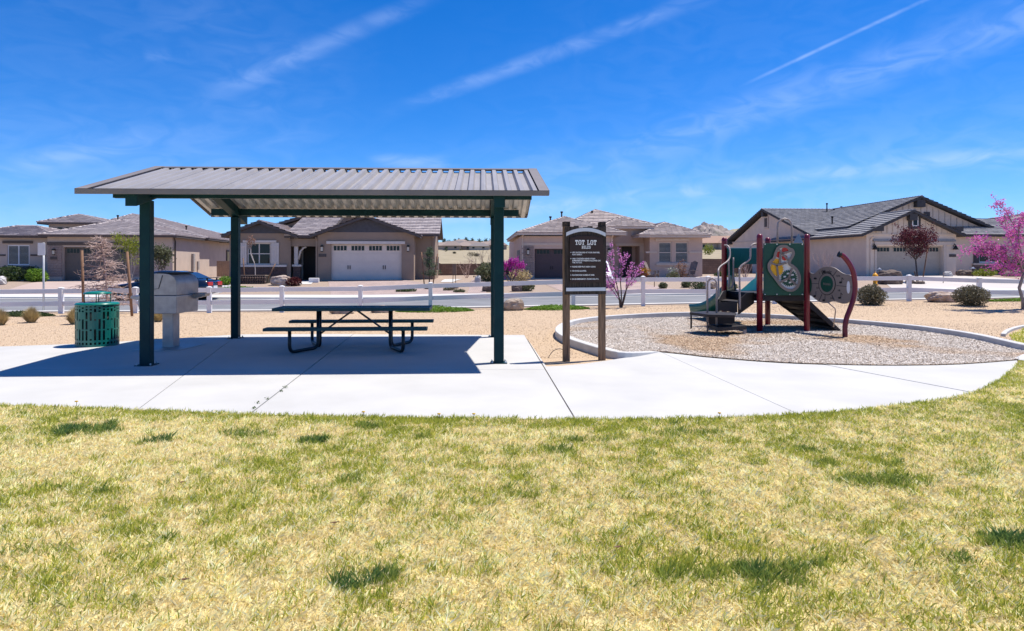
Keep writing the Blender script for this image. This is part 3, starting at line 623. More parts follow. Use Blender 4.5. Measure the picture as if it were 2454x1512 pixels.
lines = [('USE  PLAYGROUND AT YOUR OWN RISK.', 378, .265, 1), ('PLAY SAFELY.', 397, .095, 0), ('ONLY CHILDREN UNDER 8 YEARS', 435, .22, 1), ('SUPERVISED BY PARENTS ALLOWED ON', 453, .27, 0), ('THIS TOT LOT.', 471, .095, 0), ('PLEASE KEEP PLAY AREA CLEAN.', 509, .225, 1), ('NO DOGS ALLOWED.', 547, .135, 1), ('PLAYGROUND CLOSED AT DUSK.', 585, .215, 1), ('IN AN EMERGENCY, PLEASE CALL 911.', 622, .255, 1)]
for s, zy, wd_, bul in lines:
    v = (620 + (zy + 6) * .3175) / 1.223; place_text(s, .031, (-.238, yt - .002, pv(v)), (1, 0, 0), pn, sign_white, 'rule_text', fit=wd_ * 1.78, bold=.0008)
    if bul:
        bb_ = MB(); bb_.lathe([(0, -.003), (.0075, -.003), (.0075, 0)], (-.262, yt, pv(v) + .011), 10, 'Y'); bb_.build('bullet', sign_white, pn)
# ------------------------------------------------------------------ white rail fence
fe = empty('rail_fence', (0, 23.5, 0)); tag(fe, 'white vinyl two rail fence between gravel and road', 'fence')
FP = [(-205, 691, 752), (-32, 690, 751), (146, 688, 750), (324, 687, 749), (501, 686, 747), (675, 684, 744), (863, 683, 741), (1031, 676, 738), (1200, 671, 736), (1373, 666, 735), (1540, 661, 733), (1696, 661, 731), (1855, 660, 728), (2016, 659, 724), (2177, 658, 721), (2345, 664, 720), (2520, 668, 718), (2690, 670, 717)]
pos = []
for u, vt, vb in FP:
    a = (u - U0) / F; d = 23.45 / (1 - .07 * a); x = a * d; ztop = EYE + (VH - vt) * d / F; pos.append(Vector((x, d, ztop)))
for p in pos:
    g = Z(p.x, p.y) - .02; b = MB(); b.bb(p.x - .064, p.x + .064, p.y - .064, p.y + .064, g, p.z - .045); o = b.build('fence_post', white_v, fe, True, bevel=.006)
    b = MB(); b.box((p.x, p.y, p.z - .036), (.15, .15, .018)); b.box((p.x, p.y, p.z - .013), (.15, .15, .028), taper=.25); b.build('post_cap', white_v, o, True)
for p, q in zip(pos, pos[1:]):
    d = (q - p); d.z = 0; d.normalize()
    for zt_ in (.13, .54):
        a = p + d * .066 - Vector((0, 0, zt_)); c = q - d * .066 - Vector((0, 0, zt_)); b = MB(); b.beam(a, c, .045, .145); b.build('rail', white_v, fe, True, bevel=.004)
# ------------------------------------------------------------------ playground climber
pg = empty('playground_climber', (6.0, 16.2, .035)); tag(pg, 'small playground climber with maroon posts, green gear panel, steps, slide and music panel', 'playground')
ZP = lambda zx, zy, d: P((2000 + zx * .3042) / 1.223, (560 + zy * .3042) / 1.223, d)
FL, FR, RR, RL = Vector((5.62, 15.5, 0)), Vector((6.735, 15.6, 0)), Vector((6.44, 17.2, 0)), Vector((5.33, 17.15, 0))
def pipe(name, pts, r, mat, parent=pg, n=10): b = MB(); b.tube(pts, r, n); return b.build(name, mat, parent, True)
for q, ht in ((FL, 2.235), (FR, 2.235), (RR, 2.22), (RL, 2.22)):
    o = pipe('post', [q + Vector((0, 0, -.05)), q + Vector((0, 0, ht - .06)), q + Vector((0, 0, ht - .03))], .066, maroon, n=20)
    b = MB(); b.lathe([(.067, ht - .035), (.067, ht - .02), (.055, ht + .012), (.03, ht + .03), (0, ht + .036)], q, 20); b.build('post_cap', maroon, o, True)
    b = MB(); b.lathe([(.069, .02), (.069, .06)], q, 20); b.build('collar', metal_white, o, True)
# deck
b = MB(); b.prism([FL + Vector((.0, .0, .86)), FR + Vector((0, 0, .86)), RR + Vector((0, 0, .86)), RL + Vector((0, 0, .86))], (0, 0, .055)); deck = b.build('deck', play_brown, pg, True)
b = MB()
for p, q in ((FL, FR), (FR, RR), (RR, RL), (RL, FL)): b.beam(p + Vector((0, 0, .80)), q + Vector((0, 0, .80)), .03, .11)
b.build('deck_skirt', play_brown, deck, True)
# gear panel
dP = 15.50
def zpoly(pts, d=dP): return [ZP(x, y, d) for x, y in pts]
b = MB(); b.prism(zpoly([(778, 503), (1165, 503), (1165, 1005), (778, 1005)]), (0, .03, 0)); gp = b.build('gear_panel', play_green, pg, True, bevel=.006)
amo = [(960, 518), (1000, 522), (1035, 545), (1065, 560), (1080, 600), (1064, 642), (1036, 690), (1066, 712), (1102, 745), (1130, 800), (1138, 860), (1120, 920), (1080, 960), (1030, 970), (980, 955), (930, 915), (890, 860), (850, 810), (820, 760), (815, 710), (835, 670), (868, 640), (882, 590), (905, 545), (930, 525)]
amo = [(p.x, p.y) for p in smooth_path([Vector((x, y, 0)) for x, y in amo], 3, True)]
def inset(poly, k):
    n = len(poly); out = []
    for i in range(n):
        a = Vector(poly[i - 2] + (0,)); c = Vector(poly[(i + 2) % n] + (0,)); d = (c - a).normalized(); out.append((poly[i][0] - d.y * k, poly[i][1] + d.x * k))
    return out
ins = inset(amo, 27)
def flat(poly, d, th, name, mat, parent): b = MB(); b.prism(zpoly(poly, d), (0, th, 0)); return b.build(name, mat, parent, True)
flat(inset(amo, 14), dP - .008, .006, 'gear_backing', M('panel_white', (.72, .70, .66), .5), gp)
V = []; Fc = []; n = len(amo)
for (x, y), (xi, yi) in zip(amo, ins): V += [ZP(x, y, dP - .045), ZP(xi, yi, dP - .045), ZP(x, y, dP - .001), ZP(xi, yi, dP - .001)]
for i in range(n):
    o, q = i * 4, ((i + 1) % n) * 4; Fc += [(o, q, q + 1, o + 1), (o, o + 2, q + 2, q), (o + 1, q + 1, q + 3, o + 3), (o + 2, o + 3, q + 3, q + 2)]
b = MB(); b.add(V, Fc); b.build('gear_frame', panel_tan, gp, True)
def gear(cx, cy, r, teeth, mat, d, hub=.0):
    pts = []
    for k in range(teeth * 4):
        a = k * 2 * math.pi / (teeth * 4); rr = r if k % 4 in (0, 1) else r * .86; pts.append((cx + rr * math.cos(a), cy + rr * math.sin(a)))
    return flat(pts, d, .010, 'gear', mat, gp)
redm = M('red_gear', (.50, .03, .02), .45); yel = M('yellow_gear', (.80, .40, .01), .45); grn = M('green_gear', (.012, .07, .045), .45)
gear(924, 612, 32, 12, redm, dP - .018); gear(985, 572, 34, 12, redm, dP - .024); gear(982, 642, 28, 11, redm, dP - .030)
gear(895, 690, 44, 14, yel, dP - .018); gg = gear(905, 752, 68, 20, yel, dP - .026); g3 = gear(1022, 838, 82, 26, grn, dP - .018)
for k in range(6):
    a = k * math.pi / 3 + .3; x, y = 1022 + 44 * math.cos(a), 838 + 44 * math.sin(a); b = MB(); b.prism(zpoly([(x - 12, y - 6), (x + 12, y - 10), (x + 13, y + 5), (x - 11, y + 8)], dP - .0185), (0, -.004, 0)); b.build('gear_slot', MAT['panel_white'], gp, True)
def bar2(p, q, wd, d, name='frame_spoke'):
    p = Vector(p + (0,)); q = Vector(q + (0,)); t = (q - p).normalized(); nrm = Vector((-t.y, t.x, 0)) * wd / 2
    flat([((p + nrm).x, (p + nrm).y), ((q + nrm).x, (q + nrm).y), ((q - nrm).x, (q - nrm).y), ((p - nrm).x, (p - nrm).y)], d, .010, name, panel_tan, gp)
for p, q, w_ in (((845, 690), (905, 715), 18), ((905, 715), (1000, 690), 22), ((905, 715), (925, 860), 18), ((940, 600), (935, 700), 20), ((905, 545), (960, 600), 18), ((960, 600), (1070, 570), 18), ((955, 600), (1040, 690), 18), ((1022, 838), (1055, 740), 20), ((1022, 838), (935, 880), 20), ((1022, 838), (1095, 905), 20)): bar2(p, q, w_, dP - .046)
for zx in (790, 905, 1030, 1150):
    for zy in (513, 995):
        q = ZP(zx, zy, dP); b = MB(); b.lathe([(0, -.012), (.012, -.012), (.014, 0)], q, 10, 'Y'); b.build('panel_bolt', metal_white, gp, True)
# arch bar over the panel, grey fin panel
d_ = 16.3; pipe('arch_bar', [ZP(912, 520, d_), ZP(910, 350, d_), ZP(918, 305, d_), ZP(945, 275, d_), ZP(980, 266, d_), ZP(1018, 275, d_), ZP(1042, 305, d_), ZP(1049, 350, d_), ZP(1050, 520, d_)], .024, tan_metal, n=12)
b = MB(); b.prism([ZP(1062, 500, 16.7), ZP(1118, 410, 16.7), ZP(1160, 500, 16.0)], (.0, .02, 0)); b.build('side_fin', M('grey_fin', (.10, .125, .14), .5), pg, True)
# slide hood between the rear posts
a, c = RL + Vector((.05, .02, 0)), RR + Vector((-.05, .02, 0)); n = 12; V = []; Fc = []
for i in range(n + 1):
    t = i / n; q = a.lerp(c, t); dip = .16 * (1 if t < .18 or t > .86 else 0)
    zl = 1.60 - (.30 if t < .12 else (.12 if t < .3 else (.20 if t > .86 else .02)))
    V += [q + Vector((0, -.12, 1.98)), q + Vector((0, .10, 1.99)), q + Vector((0, .13, zl)), q + Vector((0, -.16, zl))]
for i in range(n):
    o = i * 4; Fc += [(o + k, o + (k + 1) % 4, o + 4 + (k + 1) % 4, o + 4 + k) for k in range(4)]
Fc += [(0, 1, 2, 3), (n * 4 + 3, n * 4 + 2, n * 4 + 1, n * 4)]
b = MB(); b.add(V, Fc); b.build('slide_hood', slide_green, pg, True)
# slide: trough leaving the rear of the deck and curving left
path = smooth_path([Vector((5.88, 17.05, .92)), Vector((5.87, 17.5, .87)), Vector((5.80, 18.0, .66)), Vector((5.68, 18.5, .42)), Vector((5.55, 18.95, .28)), Vector((5.45, 19.3, .25)), Vector((5.38, 19.55, .25))], 6)
V = []; Fc = []; n = len(path); prof = [(-.36, .0, .30), (-.33, .0, .32), (-.28, 0, .02), (-.14, 0, -.03), (.14, 0, -.03), (.28, 0, .02), (.33, 0, .32), (.36, 0, .30), (.31, 0, -.02), (.15, 0, -.07), (-.15, 0, -.07), (-.31, 0, -.02)]
for i, p in enumerate(path):
    d = (path[min(i + 1, n - 1)] - path[max(i - 1, 0)]); d.z = 0; d.normalize(); x = Vector((-d.y, d.x, 0)); hgt = 1.1 - .55 * i / n + (.5 if 1 < i < 5 else 0)
    for (s, _, z) in prof: V.append(p + x * s + Vector((0, 0, z * (hgt if z > .1 else 1))))
m = len(prof)
for i in range(n - 1): Fc += [(i * m + k, i * m + (k + 1) % m, (i + 1) * m + (k + 1) % m, (i + 1) * m + k) for k in range(m)]
Fc += [tuple(range(m)), tuple(range((n - 1) * m, n * m))[::-1]]
b = MB(); b.add(V, Fc, True); sl = b.build('slide', slide_green, pg, True)
b = MB(); b.bb(5.4, 5.6, 19.2, 19.3, 0, .19); b.build('slide_foot', tan_metal, sl, True)
# steps and transfer platform
def tread(name, pts, z, th, parent=pg): b = MB(); b.prism([Vector((x, y, z - th)) for x, y in pts], (0, 0, th)); return b.build(name, play_brown, parent, True, bevel=.008)
p0 = lambda zx, zy, z: (lambda g: (g.x, g.y))(G((2000 + zx * .3042) / 1.223, (560 + zy * .3042) / 1.223, z))
low = tread('step', [p0(245, 1284, .23), p0(500, 1276, .23), p0(615, 1296, .23), p0(340, 1312, .23)], .23, .085)
plat = tread('platform', [p0(65, 1166, .50), p0(215, 1155, .50), p0(510, 1168, .50), p0(500, 1195, .50), p0(240, 1188, .50)], .50, .06)
t3 = tread('step', [p0(390, 1015, .70), p0(650, 1020, .70), p0(525, 1072, .70), p0(335, 1058, .70)], .72, .05)
b = MB(); q0, q1 = Vector(p0(252, 1275, .2) + (.16,)), Vector(p0(500, 1275, .2) + (.16,)); b.prism([q0, q1, Vector((q1.x, q1.y, .47)), Vector((q0.x, q0.y, .47))], (0, .03, 0)); b.build('riser', play_brown, pg, True)
e0, e1 = Vector(p0(335, 1066, .70) + (0,)), Vector(p0(525, 1078, .70) + (0,))
b = MB(); b.prism([Vector((e0.x, e0.y, .50)), Vector((e1.x, e1.y, .48)), Vector((e1.x, e1.y, .70)), Vector((e0.x, e0.y, .70))], (0, .03, 0)); b.build('riser', play_brown, pg, True)
# sloping cheek plates of the upper flight
for (x0_, y0_, x1_, y1_) in ((e0.x, e0.y, RL.x, RL.y - .15), (e1.x + .01, e1.y, FL.x - .06, FL.y + .25)):
    b = MB(); b.prism([Vector((x0_, y0_, .44)), Vector((x1_, y1_, .68)), Vector((x1_, y1_, .93)), Vector((x0_ + (x1_ - x0_) * .55, y0_ + (y1_ - y0_) * .55, .93)), Vector((x0_, y0_, .76))], (.03, .01, 0)); b.build('cheek_plate', play_brown, pg, True)
for zx, zy, zt in ((80, 1345, .46),):
    q = G((2000 + zx * .3042) / 1.223, (560 + zy * .3042) / 1.223); pipe('platform_leg', [q, q + Vector((0, 0, zt))], .022, play_brown)
q = G((2000 + 595 * .3042) / 1.223, (560 + 1395 * .3042) / 1.223); b = MB(); b.bb(q.x - .035, q.x + .035, q.y - .02, q.y + .02, -.02, .16); b.build('step_foot', tan_metal, pg, True)
# handrails
d_ = G((2000 + 282 * .3042) / 1.223, (560 + 1390 * .3042) / 1.223).y
pipe('hand_loop', [ZP(238, 1378, d_ + .08), ZP(236, 900, d_ + .05), ZP(240, 872, d_ + .04), ZP(262, 848, d_ + .02), ZP(284, 842, d_), ZP(308, 852, d_ - .02), ZP(324, 880, d_ - .03), ZP(326, 920, d_ - .03), ZP(324, 1400, d_ - .05)], .022, tan_metal, n=12)
def rail(pts, d0, d1): pipe('handrail', smooth_path([ZP(x, y, d0 + (d1 - d0) * i / (len(pts) - 1)) for i, (x, y) in enumerate(pts)], 5), .021, tan_metal, n=10)
rail([(400, 520), (432, 528), (452, 570), (450, 640), (425, 680), (375, 715), (345, 750), (342, 800), (348, 1040)], 17.0, 16.3)
rail([(708, 507), (672, 515), (652, 550), (648, 640), (625, 675), (575, 710), (548, 745), (545, 790), (550, 1140)], 15.6, 15.4)
rail([(440, 655), (445, 780), (443, 940)], 17.0, 17.0); rail([(485, 640), (484, 880), (465, 930)], 17.0, 17.0)
# ramp climber at the right, underside ribbed
dk = [Vector((6.66, 15.82, .90)), Vector((6.42, 17.08, .90))]; ft = [Vector((7.55, 15.72, .02)), Vector((7.50, 17.0, .02))]
def rp(s, t, dz=0.): return dk[0].lerp(dk[1], s).lerp(ft[0].lerp(ft[1], s), t) + Vector((0, 0, dz))
b = MB(); b.prism([rp(0, 0), rp(1, 0), rp(1, 1), rp(0, 1)], (0, 0, -.03)); ramp = b.build('ramp', play_brown, pg, True)
for s in (0, 1): b = MB(); b.prism([rp(s, 0, .05), rp(s, 1, .05), rp(s, 1, -.0), rp(s, .96, -.06), rp(s, 0, -.13)], (0, .045 if s else -.045, 0)); b.build('ramp_stringer', play_brown, ramp, True)
for t in (.12, .3, .48, .66, .84): b = MB(); b.beam(rp(.02, t, -.06), rp(.98, t, -.06), .05, .06); b.build('ramp_rib', play_brown, ramp, True)
# curved maroon post, music panel, stay
cd = 14.4; cp = smooth_path([ZP(1512, 612, cd), ZP(1545, 628, cd), ZP(1600, 695, cd), ZP(1640, 780, cd), ZP(1658, 900, cd), ZP(1648, 1020, cd), ZP(1612, 1130, cd), ZP(1578, 1220, cd), ZP(1562, 1310, cd), ZP(1563, 1450, cd)], 5)
o = pipe('curved_post', cp, .052, maroon, n=16); pipe('post_cap', [ZP(1498, 606, cd), ZP(1520, 615, cd)], .06, black_m, o, 14)
A2, B2 = (6.80, 15.52), (7.17, 14.42)
def MPt(zx, zy, off=0.):
    u = (2000 + zx * .3042) / 1.223; x, y = hplane(u, A2, B2); dn = Vector((B2[1] - A2[1], -(B2[0] - A2[0]), 0)).normalized(); return P(u, (560 + zy * .3042) / 1.223, y) + dn * off
dn = Vector((B2[1] - A2[1], -(B2[0] - A2[0]), 0)).normalized(); mx = Vector((B2[0] - A2[0], B2[1] - A2[1], 0)).normalized()
mus = [(1213, 800), (1262, 795), (1310, 755), (1360, 732), (1420, 728), (1470, 745), (1520, 780), (1560, 800), (1612, 810), (1628, 850), (1632, 940), (1625, 1030), (1590, 1075), (1540, 1085), (1490, 1070), (1440, 1060), (1390, 1078), (1330, 1072), (1280, 1045), (1240, 1010), (1213, 985)]
mus = [(p.x, p.y) for p in smooth_path([Vector((x, y, 0)) for x, y in mus], 3, True)]
b = MB(); b.prism([MPt(x, y) for x, y in mus], -dn * .025); mp_ = b.build('music_panel', panel_tan, pg, True)
def disc(cx, cy, rx, ry, off, name, mat, n=28, par=None): b = MB(); b.prism([MPt(cx + rx * math.cos(k * 2 * math.pi / n), cy + ry * math.sin(k * 2 * math.pi / n), off) for k in range(n)], dn * .006); return b.build(name, mat, par or mp_, True)
disc(1390, 895, 82, 108, .001, 'dial_ring', black_m); disc(1390, 895, 77, 102, .003, 'dial_face', panel_tan); disc(1390, 895, 60, 78, .006, 'dial_centre', play_green)
disc(1222, 905, 20, 72, .002, 'green_half_disc', play_green); disc(1596, 927, 16, 60, .002, 'hand_hole', white_v)
def mline(p, q, wd): b = MB(); b.beam(MPt(*p, .003), MPt(*q, .003), wd, .006, up=dn); b.build('engraved_line', black_m, mp_, True)
for p, q in (((1332, 765), (1355, 815)), ((1485, 765), (1450, 815)), ((1218, 890), (1305, 892)), ((1480, 910), (1628, 925)), ((1310, 1062), (1340, 995)), ((1462, 1062), (1435, 1000))): mline(p, q, .008)
def note(cx, cy, flag=True, sc=1., fill=True):
    disc(cx, cy, 13 * sc, 10 * sc, .002, 'note_head', black_m, 12); mline((cx + 12 * sc, cy), (cx + 12 * sc, cy - 48 * sc), .006)
    if flag: mline((cx + 12 * sc, cy - 46 * sc), (cx + 28 * sc, cy - 28 * sc), .01)
note(1520, 880); note(1510, 1028); note(1358, 1052, False); note(1270, 1012, False); disc(1276, 842, 14, 10, .002, 'note_head', black_m, 12)
place_text('Music', .115, MPt(1345, 795, .003), mx, mp_, black_m, 'panel_text', bold=.002)
place_text('Notes', .085, MPt(1356, 905, .013), mx, mp_, panel_tan, 'panel_text')
for s, x, y in (('1/16', 1478, 825), ('1/8', 1490, 965), ('1/4', 1418, 1040), ('1/2', 1285, 940), ('1', 1312, 800)): place_text(s, .06, MPt(x, y, .003), mx, mp_, black_m, 'panel_text')
for o in mp_.children:
    if o.name.startswith('panel_text'): o.data.transform(inv_of(pg))
pipe('stay_rod', [ZP(1400, 1075, 15.0), ZP(1465, 1130, 15.1), ZP(1470, 1160, 15.15), ZP(1452, 1305, 15.6)], .014, tan_metal)
# ------------------------------------------------------------------ houses
class House:
    def __init__(s, name, label, u0, D, yaw, zf=None):
        s.yaw = rad(yaw); s.O = Vector(((u0 - U0) * D / F, D, 0)); s.zg = zf if zf is not None else Z(s.O.x, D); s.O.z = s.zg
        s.root = tag(empty(name, s.O, s.yaw), label, 'house'); s.c, s.s = math.cos(s.yaw), math.sin(s.yaw)
    def pt(s, u, v, yl=0.):
        a = (u - U0) / F; t = (yl + s.c * s.O.y - s.s * s.O.x) / (s.c - a * s.s); dx, dy = t * a - s.O.x, t - s.O.y
        return s.c * dx + s.s * dy, EYE + (VH - v) * t / F - s.zg
    def rect(s, u0, v0, u1, v1, yl=0.):
        x0, z1 = s.pt(u0, v0, yl); x1, z0 = s.pt(u1, v1, yl); return x0, x1, z0, z1
    def wall(s, x0, x1, y0, y1, z1, mat, holes=(), rec=.22, z0=-.3, name='wall'):
        b = MB(); X = sorted({x0, x1, *[h[i] for h in holes for i in (0, 1)]}); Zs = sorted({z0, z1, *[h[i] for h in holes for i in (2, 3)]})
        for i in range(len(X) - 1):
            for j in range(len(Zs) - 1):
                cx, cz = (X[i] + X[i + 1]) / 2, (Zs[j] + Zs[j + 1]) / 2
                if any(h[0] < cx < h[1] and h[2] < cz < h[3] for h in holes): continue
                b.add([(X[i], y0, Zs[j]), (X[i + 1], y0, Zs[j]), (X[i + 1], y0, Zs[j + 1]), (X[i], y0, Zs[j + 1])], [(0, 1, 2, 3)])
        for h in holes:
            a, c, d, e = h[:4]; r = y0 + rec
            b.add([(a, y0, d), (c, y0, d), (c, y0, e), (a, y0, e), (a, r, d), (c, r, d), (c, r, e), (a, r, e)], [(0, 4, 5, 1), (1, 5, 6, 2), (2, 6, 7, 3), (3, 7, 4, 0), (4, 7, 6, 5)])
        b.add([(x0, y0, z0), (x1, y0, z0), (x1, y1, z0), (x0, y1, z0), (x0, y0, z1), (x1, y0, z1), (x1, y1, z1), (x0, y1, z1)], [(1, 2, 6, 5), (2, 3, 7, 6), (3, 0, 4, 7), (4, 5, 6, 7)])
        return b.build(name, mat, s.root, recalc=False)
    def box(s, name, mat, x0, x1, y0, y1, z0, z1, par=None, bevel=0.):
        b = MB(); b.bb(x0, x1, y0, y1, z0, z1); return b.build(name, mat, par or s.root, bevel=bevel)
    def trim(s, name, mat, u0, v0, u1, v1, yl=0., th=.06, par=None):
        x0, x1, z0, z1 = s.rect(u0, v0, u1, v1, yl); return s.box(name, mat, x0, x1, yl - th, yl - .003, z0, z1, par)
    def window(s, x0, x1, z0, z1, y, mat, nx=2, nz=1, blinds=False, fw=.07, name='window'):
        b = MB(); b.bb(x0, x1, y - .05, y + .01, z0, z0 + fw); b.bb(x0, x1, y - .05, y + .01, z1 - fw, z1); b.bb(x0, x0 + fw, y - .05, y + .01, z0 + fw, z1 - fw); b.bb(x1 - fw, x1, y - .05, y + .01, z0 + fw, z1 - fw)
        for k in range(1, nx): xm = x0 + (x1 - x0) * k / nx; b.bb(xm - fw * .5, xm + fw * .5, y - .047, y + .01, z0 + fw, z1 - fw)
        for k in range(1, nz): zm = z0 + (z1 - z0) * k / nz; b.bb(x0 + fw, x1 - fw, y - .044, y + .01, zm - fw * .4, zm + fw * .4)
        o = b.build(name, mat, s.root); cw, ch = (x1 - x0) / nx, (z1 - z0) / nz
        for i in range(nx):
            for j in range(nz): q = MB(); q.bb(x0 + i * cw + fw * .45, x0 + (i + 1) * cw - fw * .45, y - .02, y - .012, z0 + j * ch + fw * .3, z0 + (j + 1) * ch - fw * .3); q.build('pane', glass, o)
        if blinds:
            q = MB(); k = z0 + fw
            while k < z1 - fw - .03: q.bb(x0 + fw, x1 - fw, y - .026, y - .021, k, k + .025); k += .085
            q.build('shutter_slats', M('blind_white', (.42, .42, .42), .6), o)['kind'] = 'stuff'
        return o
def clip_s(poly, t):                                    # s-extent of a convex (s, t) polygon at height t
    r = []
    n = len(poly)
    for i in range(n):
        (s0, t0), (s1, t1) = poly[i], poly[(i + 1) % n]
        if (t0 - t) * (t1 - t) <= 0 and abs(t1 - t0) > 1e-9: r.append(s0 + (s1 - s0) * (t - t0) / (t1 - t0))
    return (min(r), max(r)) if len(r) > 1 else None
def roof(h, planes, caps, tile_mat, deck_mat, name='roof', th=.17, cw=.42, tw=.42):
    deck = MB(); V = []; Fc = []
    for pl in planes:
        pl = [Vector(p) for p in pl]; e = (pl[1] - pl[0]).normalized(); n = (pl[1] - pl[0]).cross(pl[2] - pl[0]).normalized()
        if n.z < 0: n = -n
        t = n.cross(e); t = -t if t.z < 0 else t
        deck.prism([p - Vector((0, 0, th)) for p in pl], (0, 0, th - .005))
        poly = [((p - pl[0]).dot(e), (p - pl[0]).dot(t)) for p in pl]; T = max(q[1] for q in poly); k = 0; ta = -.04
        while ta < T - .02:
            tb = min(ta + cw, T - .005); a = clip_s(poly, max(ta, .002)); c = clip_s(poly, max(tb, .004))
            if a is None: ta += cw; k += 1; continue
            c = c or ((a[0] + a[1]) / 2,) * 2
            lo, hi = min(a[0], c[0]), max(a[1], c[1]); s = lo - (tw * .5 if k % 2 else 0) - tw * .2
            while s < hi:
                s0, s1 = max(s, a[0]), min(s + tw - .012, a[1]); q0, q1 = max(s, c[0]), min(s + tw - .012, c[1]); s += tw
                if s1 - s0 < .03 and q1 - q0 < .03: continue
                if s1 < s0: s0 = s1 = (q0 if s0 > q0 else q1)
                if q1 < q0: q0 = q1 = (s0 if abs(s0 - q0) < abs(s1 - q0) else s1)
                up = .075 + random.uniform(-.008, .008); o = len(V); B0, B1 = pl[0] + e * s0 + t * ta, pl[0] + e * s1 + t * ta; T0, T1 = pl[0] + e * q0 + t * (tb + .02), pl[0] + e * q1 + t * (tb + .02)
                V += [B0 + n * up, B1 + n * up, T1 + n * .008, T0 + n * .008, B0 - n * .004, B1 - n * .004]; Fc += [(o, o + 1, o + 2, o + 3), (o + 4, o + 5, o + 1, o)]
            ta += cw; k += 1
    for (p, q) in caps:
        p, q = Vector(p), Vector(q); d = q - p; L_ = d.length; d.normalize(); x = d.cross(Vector((0, 0, 1))).normalized(); z = x.cross(d); k = 0.
        while k < L_:
            e0, e1 = p + d * k, p + d * min(k + .40, L_); o = len(V); ra, rb = .13, .10
            for c, r, lift in ((e0, ra, .075), (e1, rb, .05)): V += [c - x * r - z * .02 , c - x * r * .6 + z * lift * .8, c + z * lift * 1.15, c + x * r * .6 + z * lift * .8, c + x * r - z * .02]
            Fc += [(o + i, o + i + 1, o + 6 + i, o + 5 + i) for i in range(4)] + [(o, o + 1, o + 2, o + 3, o + 4)]; k += .36
    r = deck.build(name, deck_mat, h.root)
    m = MB(); m.v = V; m.f = [list(f) for f in Fc]; m.build('roof_tiles', tile_mat, r, recalc=False)['kind'] = 'stuff'
    return r
def hip(h, x0, x1, y0, y1, ze, A, B, tile, deck, back=True):
    A, B = Vector(A), Vector(B); c = [Vector((x0, y0, ze)), Vector((x1, y0, ze)), Vector((x1, y1, ze)), Vector((x0, y1, ze))]
    if abs(A.x - B.x) > abs(A.y - B.y): pls = [[c[0], c[1], B, A], [c[1], c[2], B], [c[2], c[3], A, B], [c[3], c[0], A]]; caps = [(c[0], A), (c[1], B), (c[2], B), (c[3], A), (A, B)]
    else: pls = [[c[0], c[1], A], [c[1], c[2], B, A], [c[2], c[3], B], [c[3], c[0], A, B]]; caps = [(c[0], A), (c[1], A), (c[2], B), (c[3], B), (A, B)]
    if (A - B).length < .05: caps = caps[:4]; pls = [[c[i], c[(i + 1) % 4], A] for i in range(4)]
    return roof(h, pls, caps, tile, deck)
def gable_y(h, x0, x1, y0, y1, ze, xr, zr, tile, deck, **k):      # ridge running back from the street
    return roof(h, [[(x1, y0, ze), (x1, y1, ze), (xr, y1, zr), (xr, y0, zr)], [(x0, y1, ze), (x0, y0, ze), (xr, y0, zr), (xr, y1, zr)]], [((xr, y0, zr), (xr, y1, zr))], tile, deck, **k)
def gable_x(h, x0, x1, y0, y1, ze, yr, zr, tile, deck, **k):
    return roof(h, [[(x0, y0, ze), (x1, y0, ze), (x1, yr, zr), (x0, yr, zr)], [(x1, y1, ze), (x0, y1, ze), (x0, yr, zr), (x1, yr, zr)]], [((x0, yr, zr), (x1, yr, zr))], tile, deck, **k)
def gable_end(h, x0, x1, y, ze, xr, zr, mat, th=.1, name='gable_wall'):
    b = MB(); b.prism([(x0, y, ze), (x1, y, ze), (xr, y, zr)], (0, th, 0)); return b.build(name, mat, h.root)
def garage_door(h, x0, x1, z0, z1, y, mat, groups=4, panes=4, handles=True, wz=(.80, .93), cols=1):
    b = MB(); H_ = z1 - z0; rows = 4
    for k in range(rows):
        b.bb(x0, x1, y, y + .05, z0 + H_ * k / rows + .006, z0 + H_ * (k + 1) / rows - .006)
    b.bb(x0, x1, y + .02, y + .06, z0, z1); o = b.build('garage_door', mat, h.root); W = (x1 - x0) / groups
    for g in range(groups):
        a, c = x0 + W * (g + .12), x0 + W * (g + .88); za, zc = z0 + H_ * wz[0] + .06, z0 + H_ * wz[1] + .06
        f = MB(); f.bb(a - .03, c + .03, y - .02, y - .002, za - .03, zc + .03); fr_ = f.build('window_frame', mat, o); pw_ = (c - a) / panes
        for p in range(panes): q = MB(); q.bb(a + pw_ * p + .02, a + pw_ * (p + 1) - .02, y - .026, y - .021, za, zc); q.build('pane', glass, fr_)
    if handles:
        for s in (.25, .75):
            for e in (-.07, .07): q = MB(); xx_ = x0 + (x1 - x0) * s + e; q.bb(xx_ - .02, xx_ + .02, y - .05, y - .002, z0 + H_ * .30, z0 + H_ * .41); q.build('handle', black_m, o)
    return o
STONE = {}
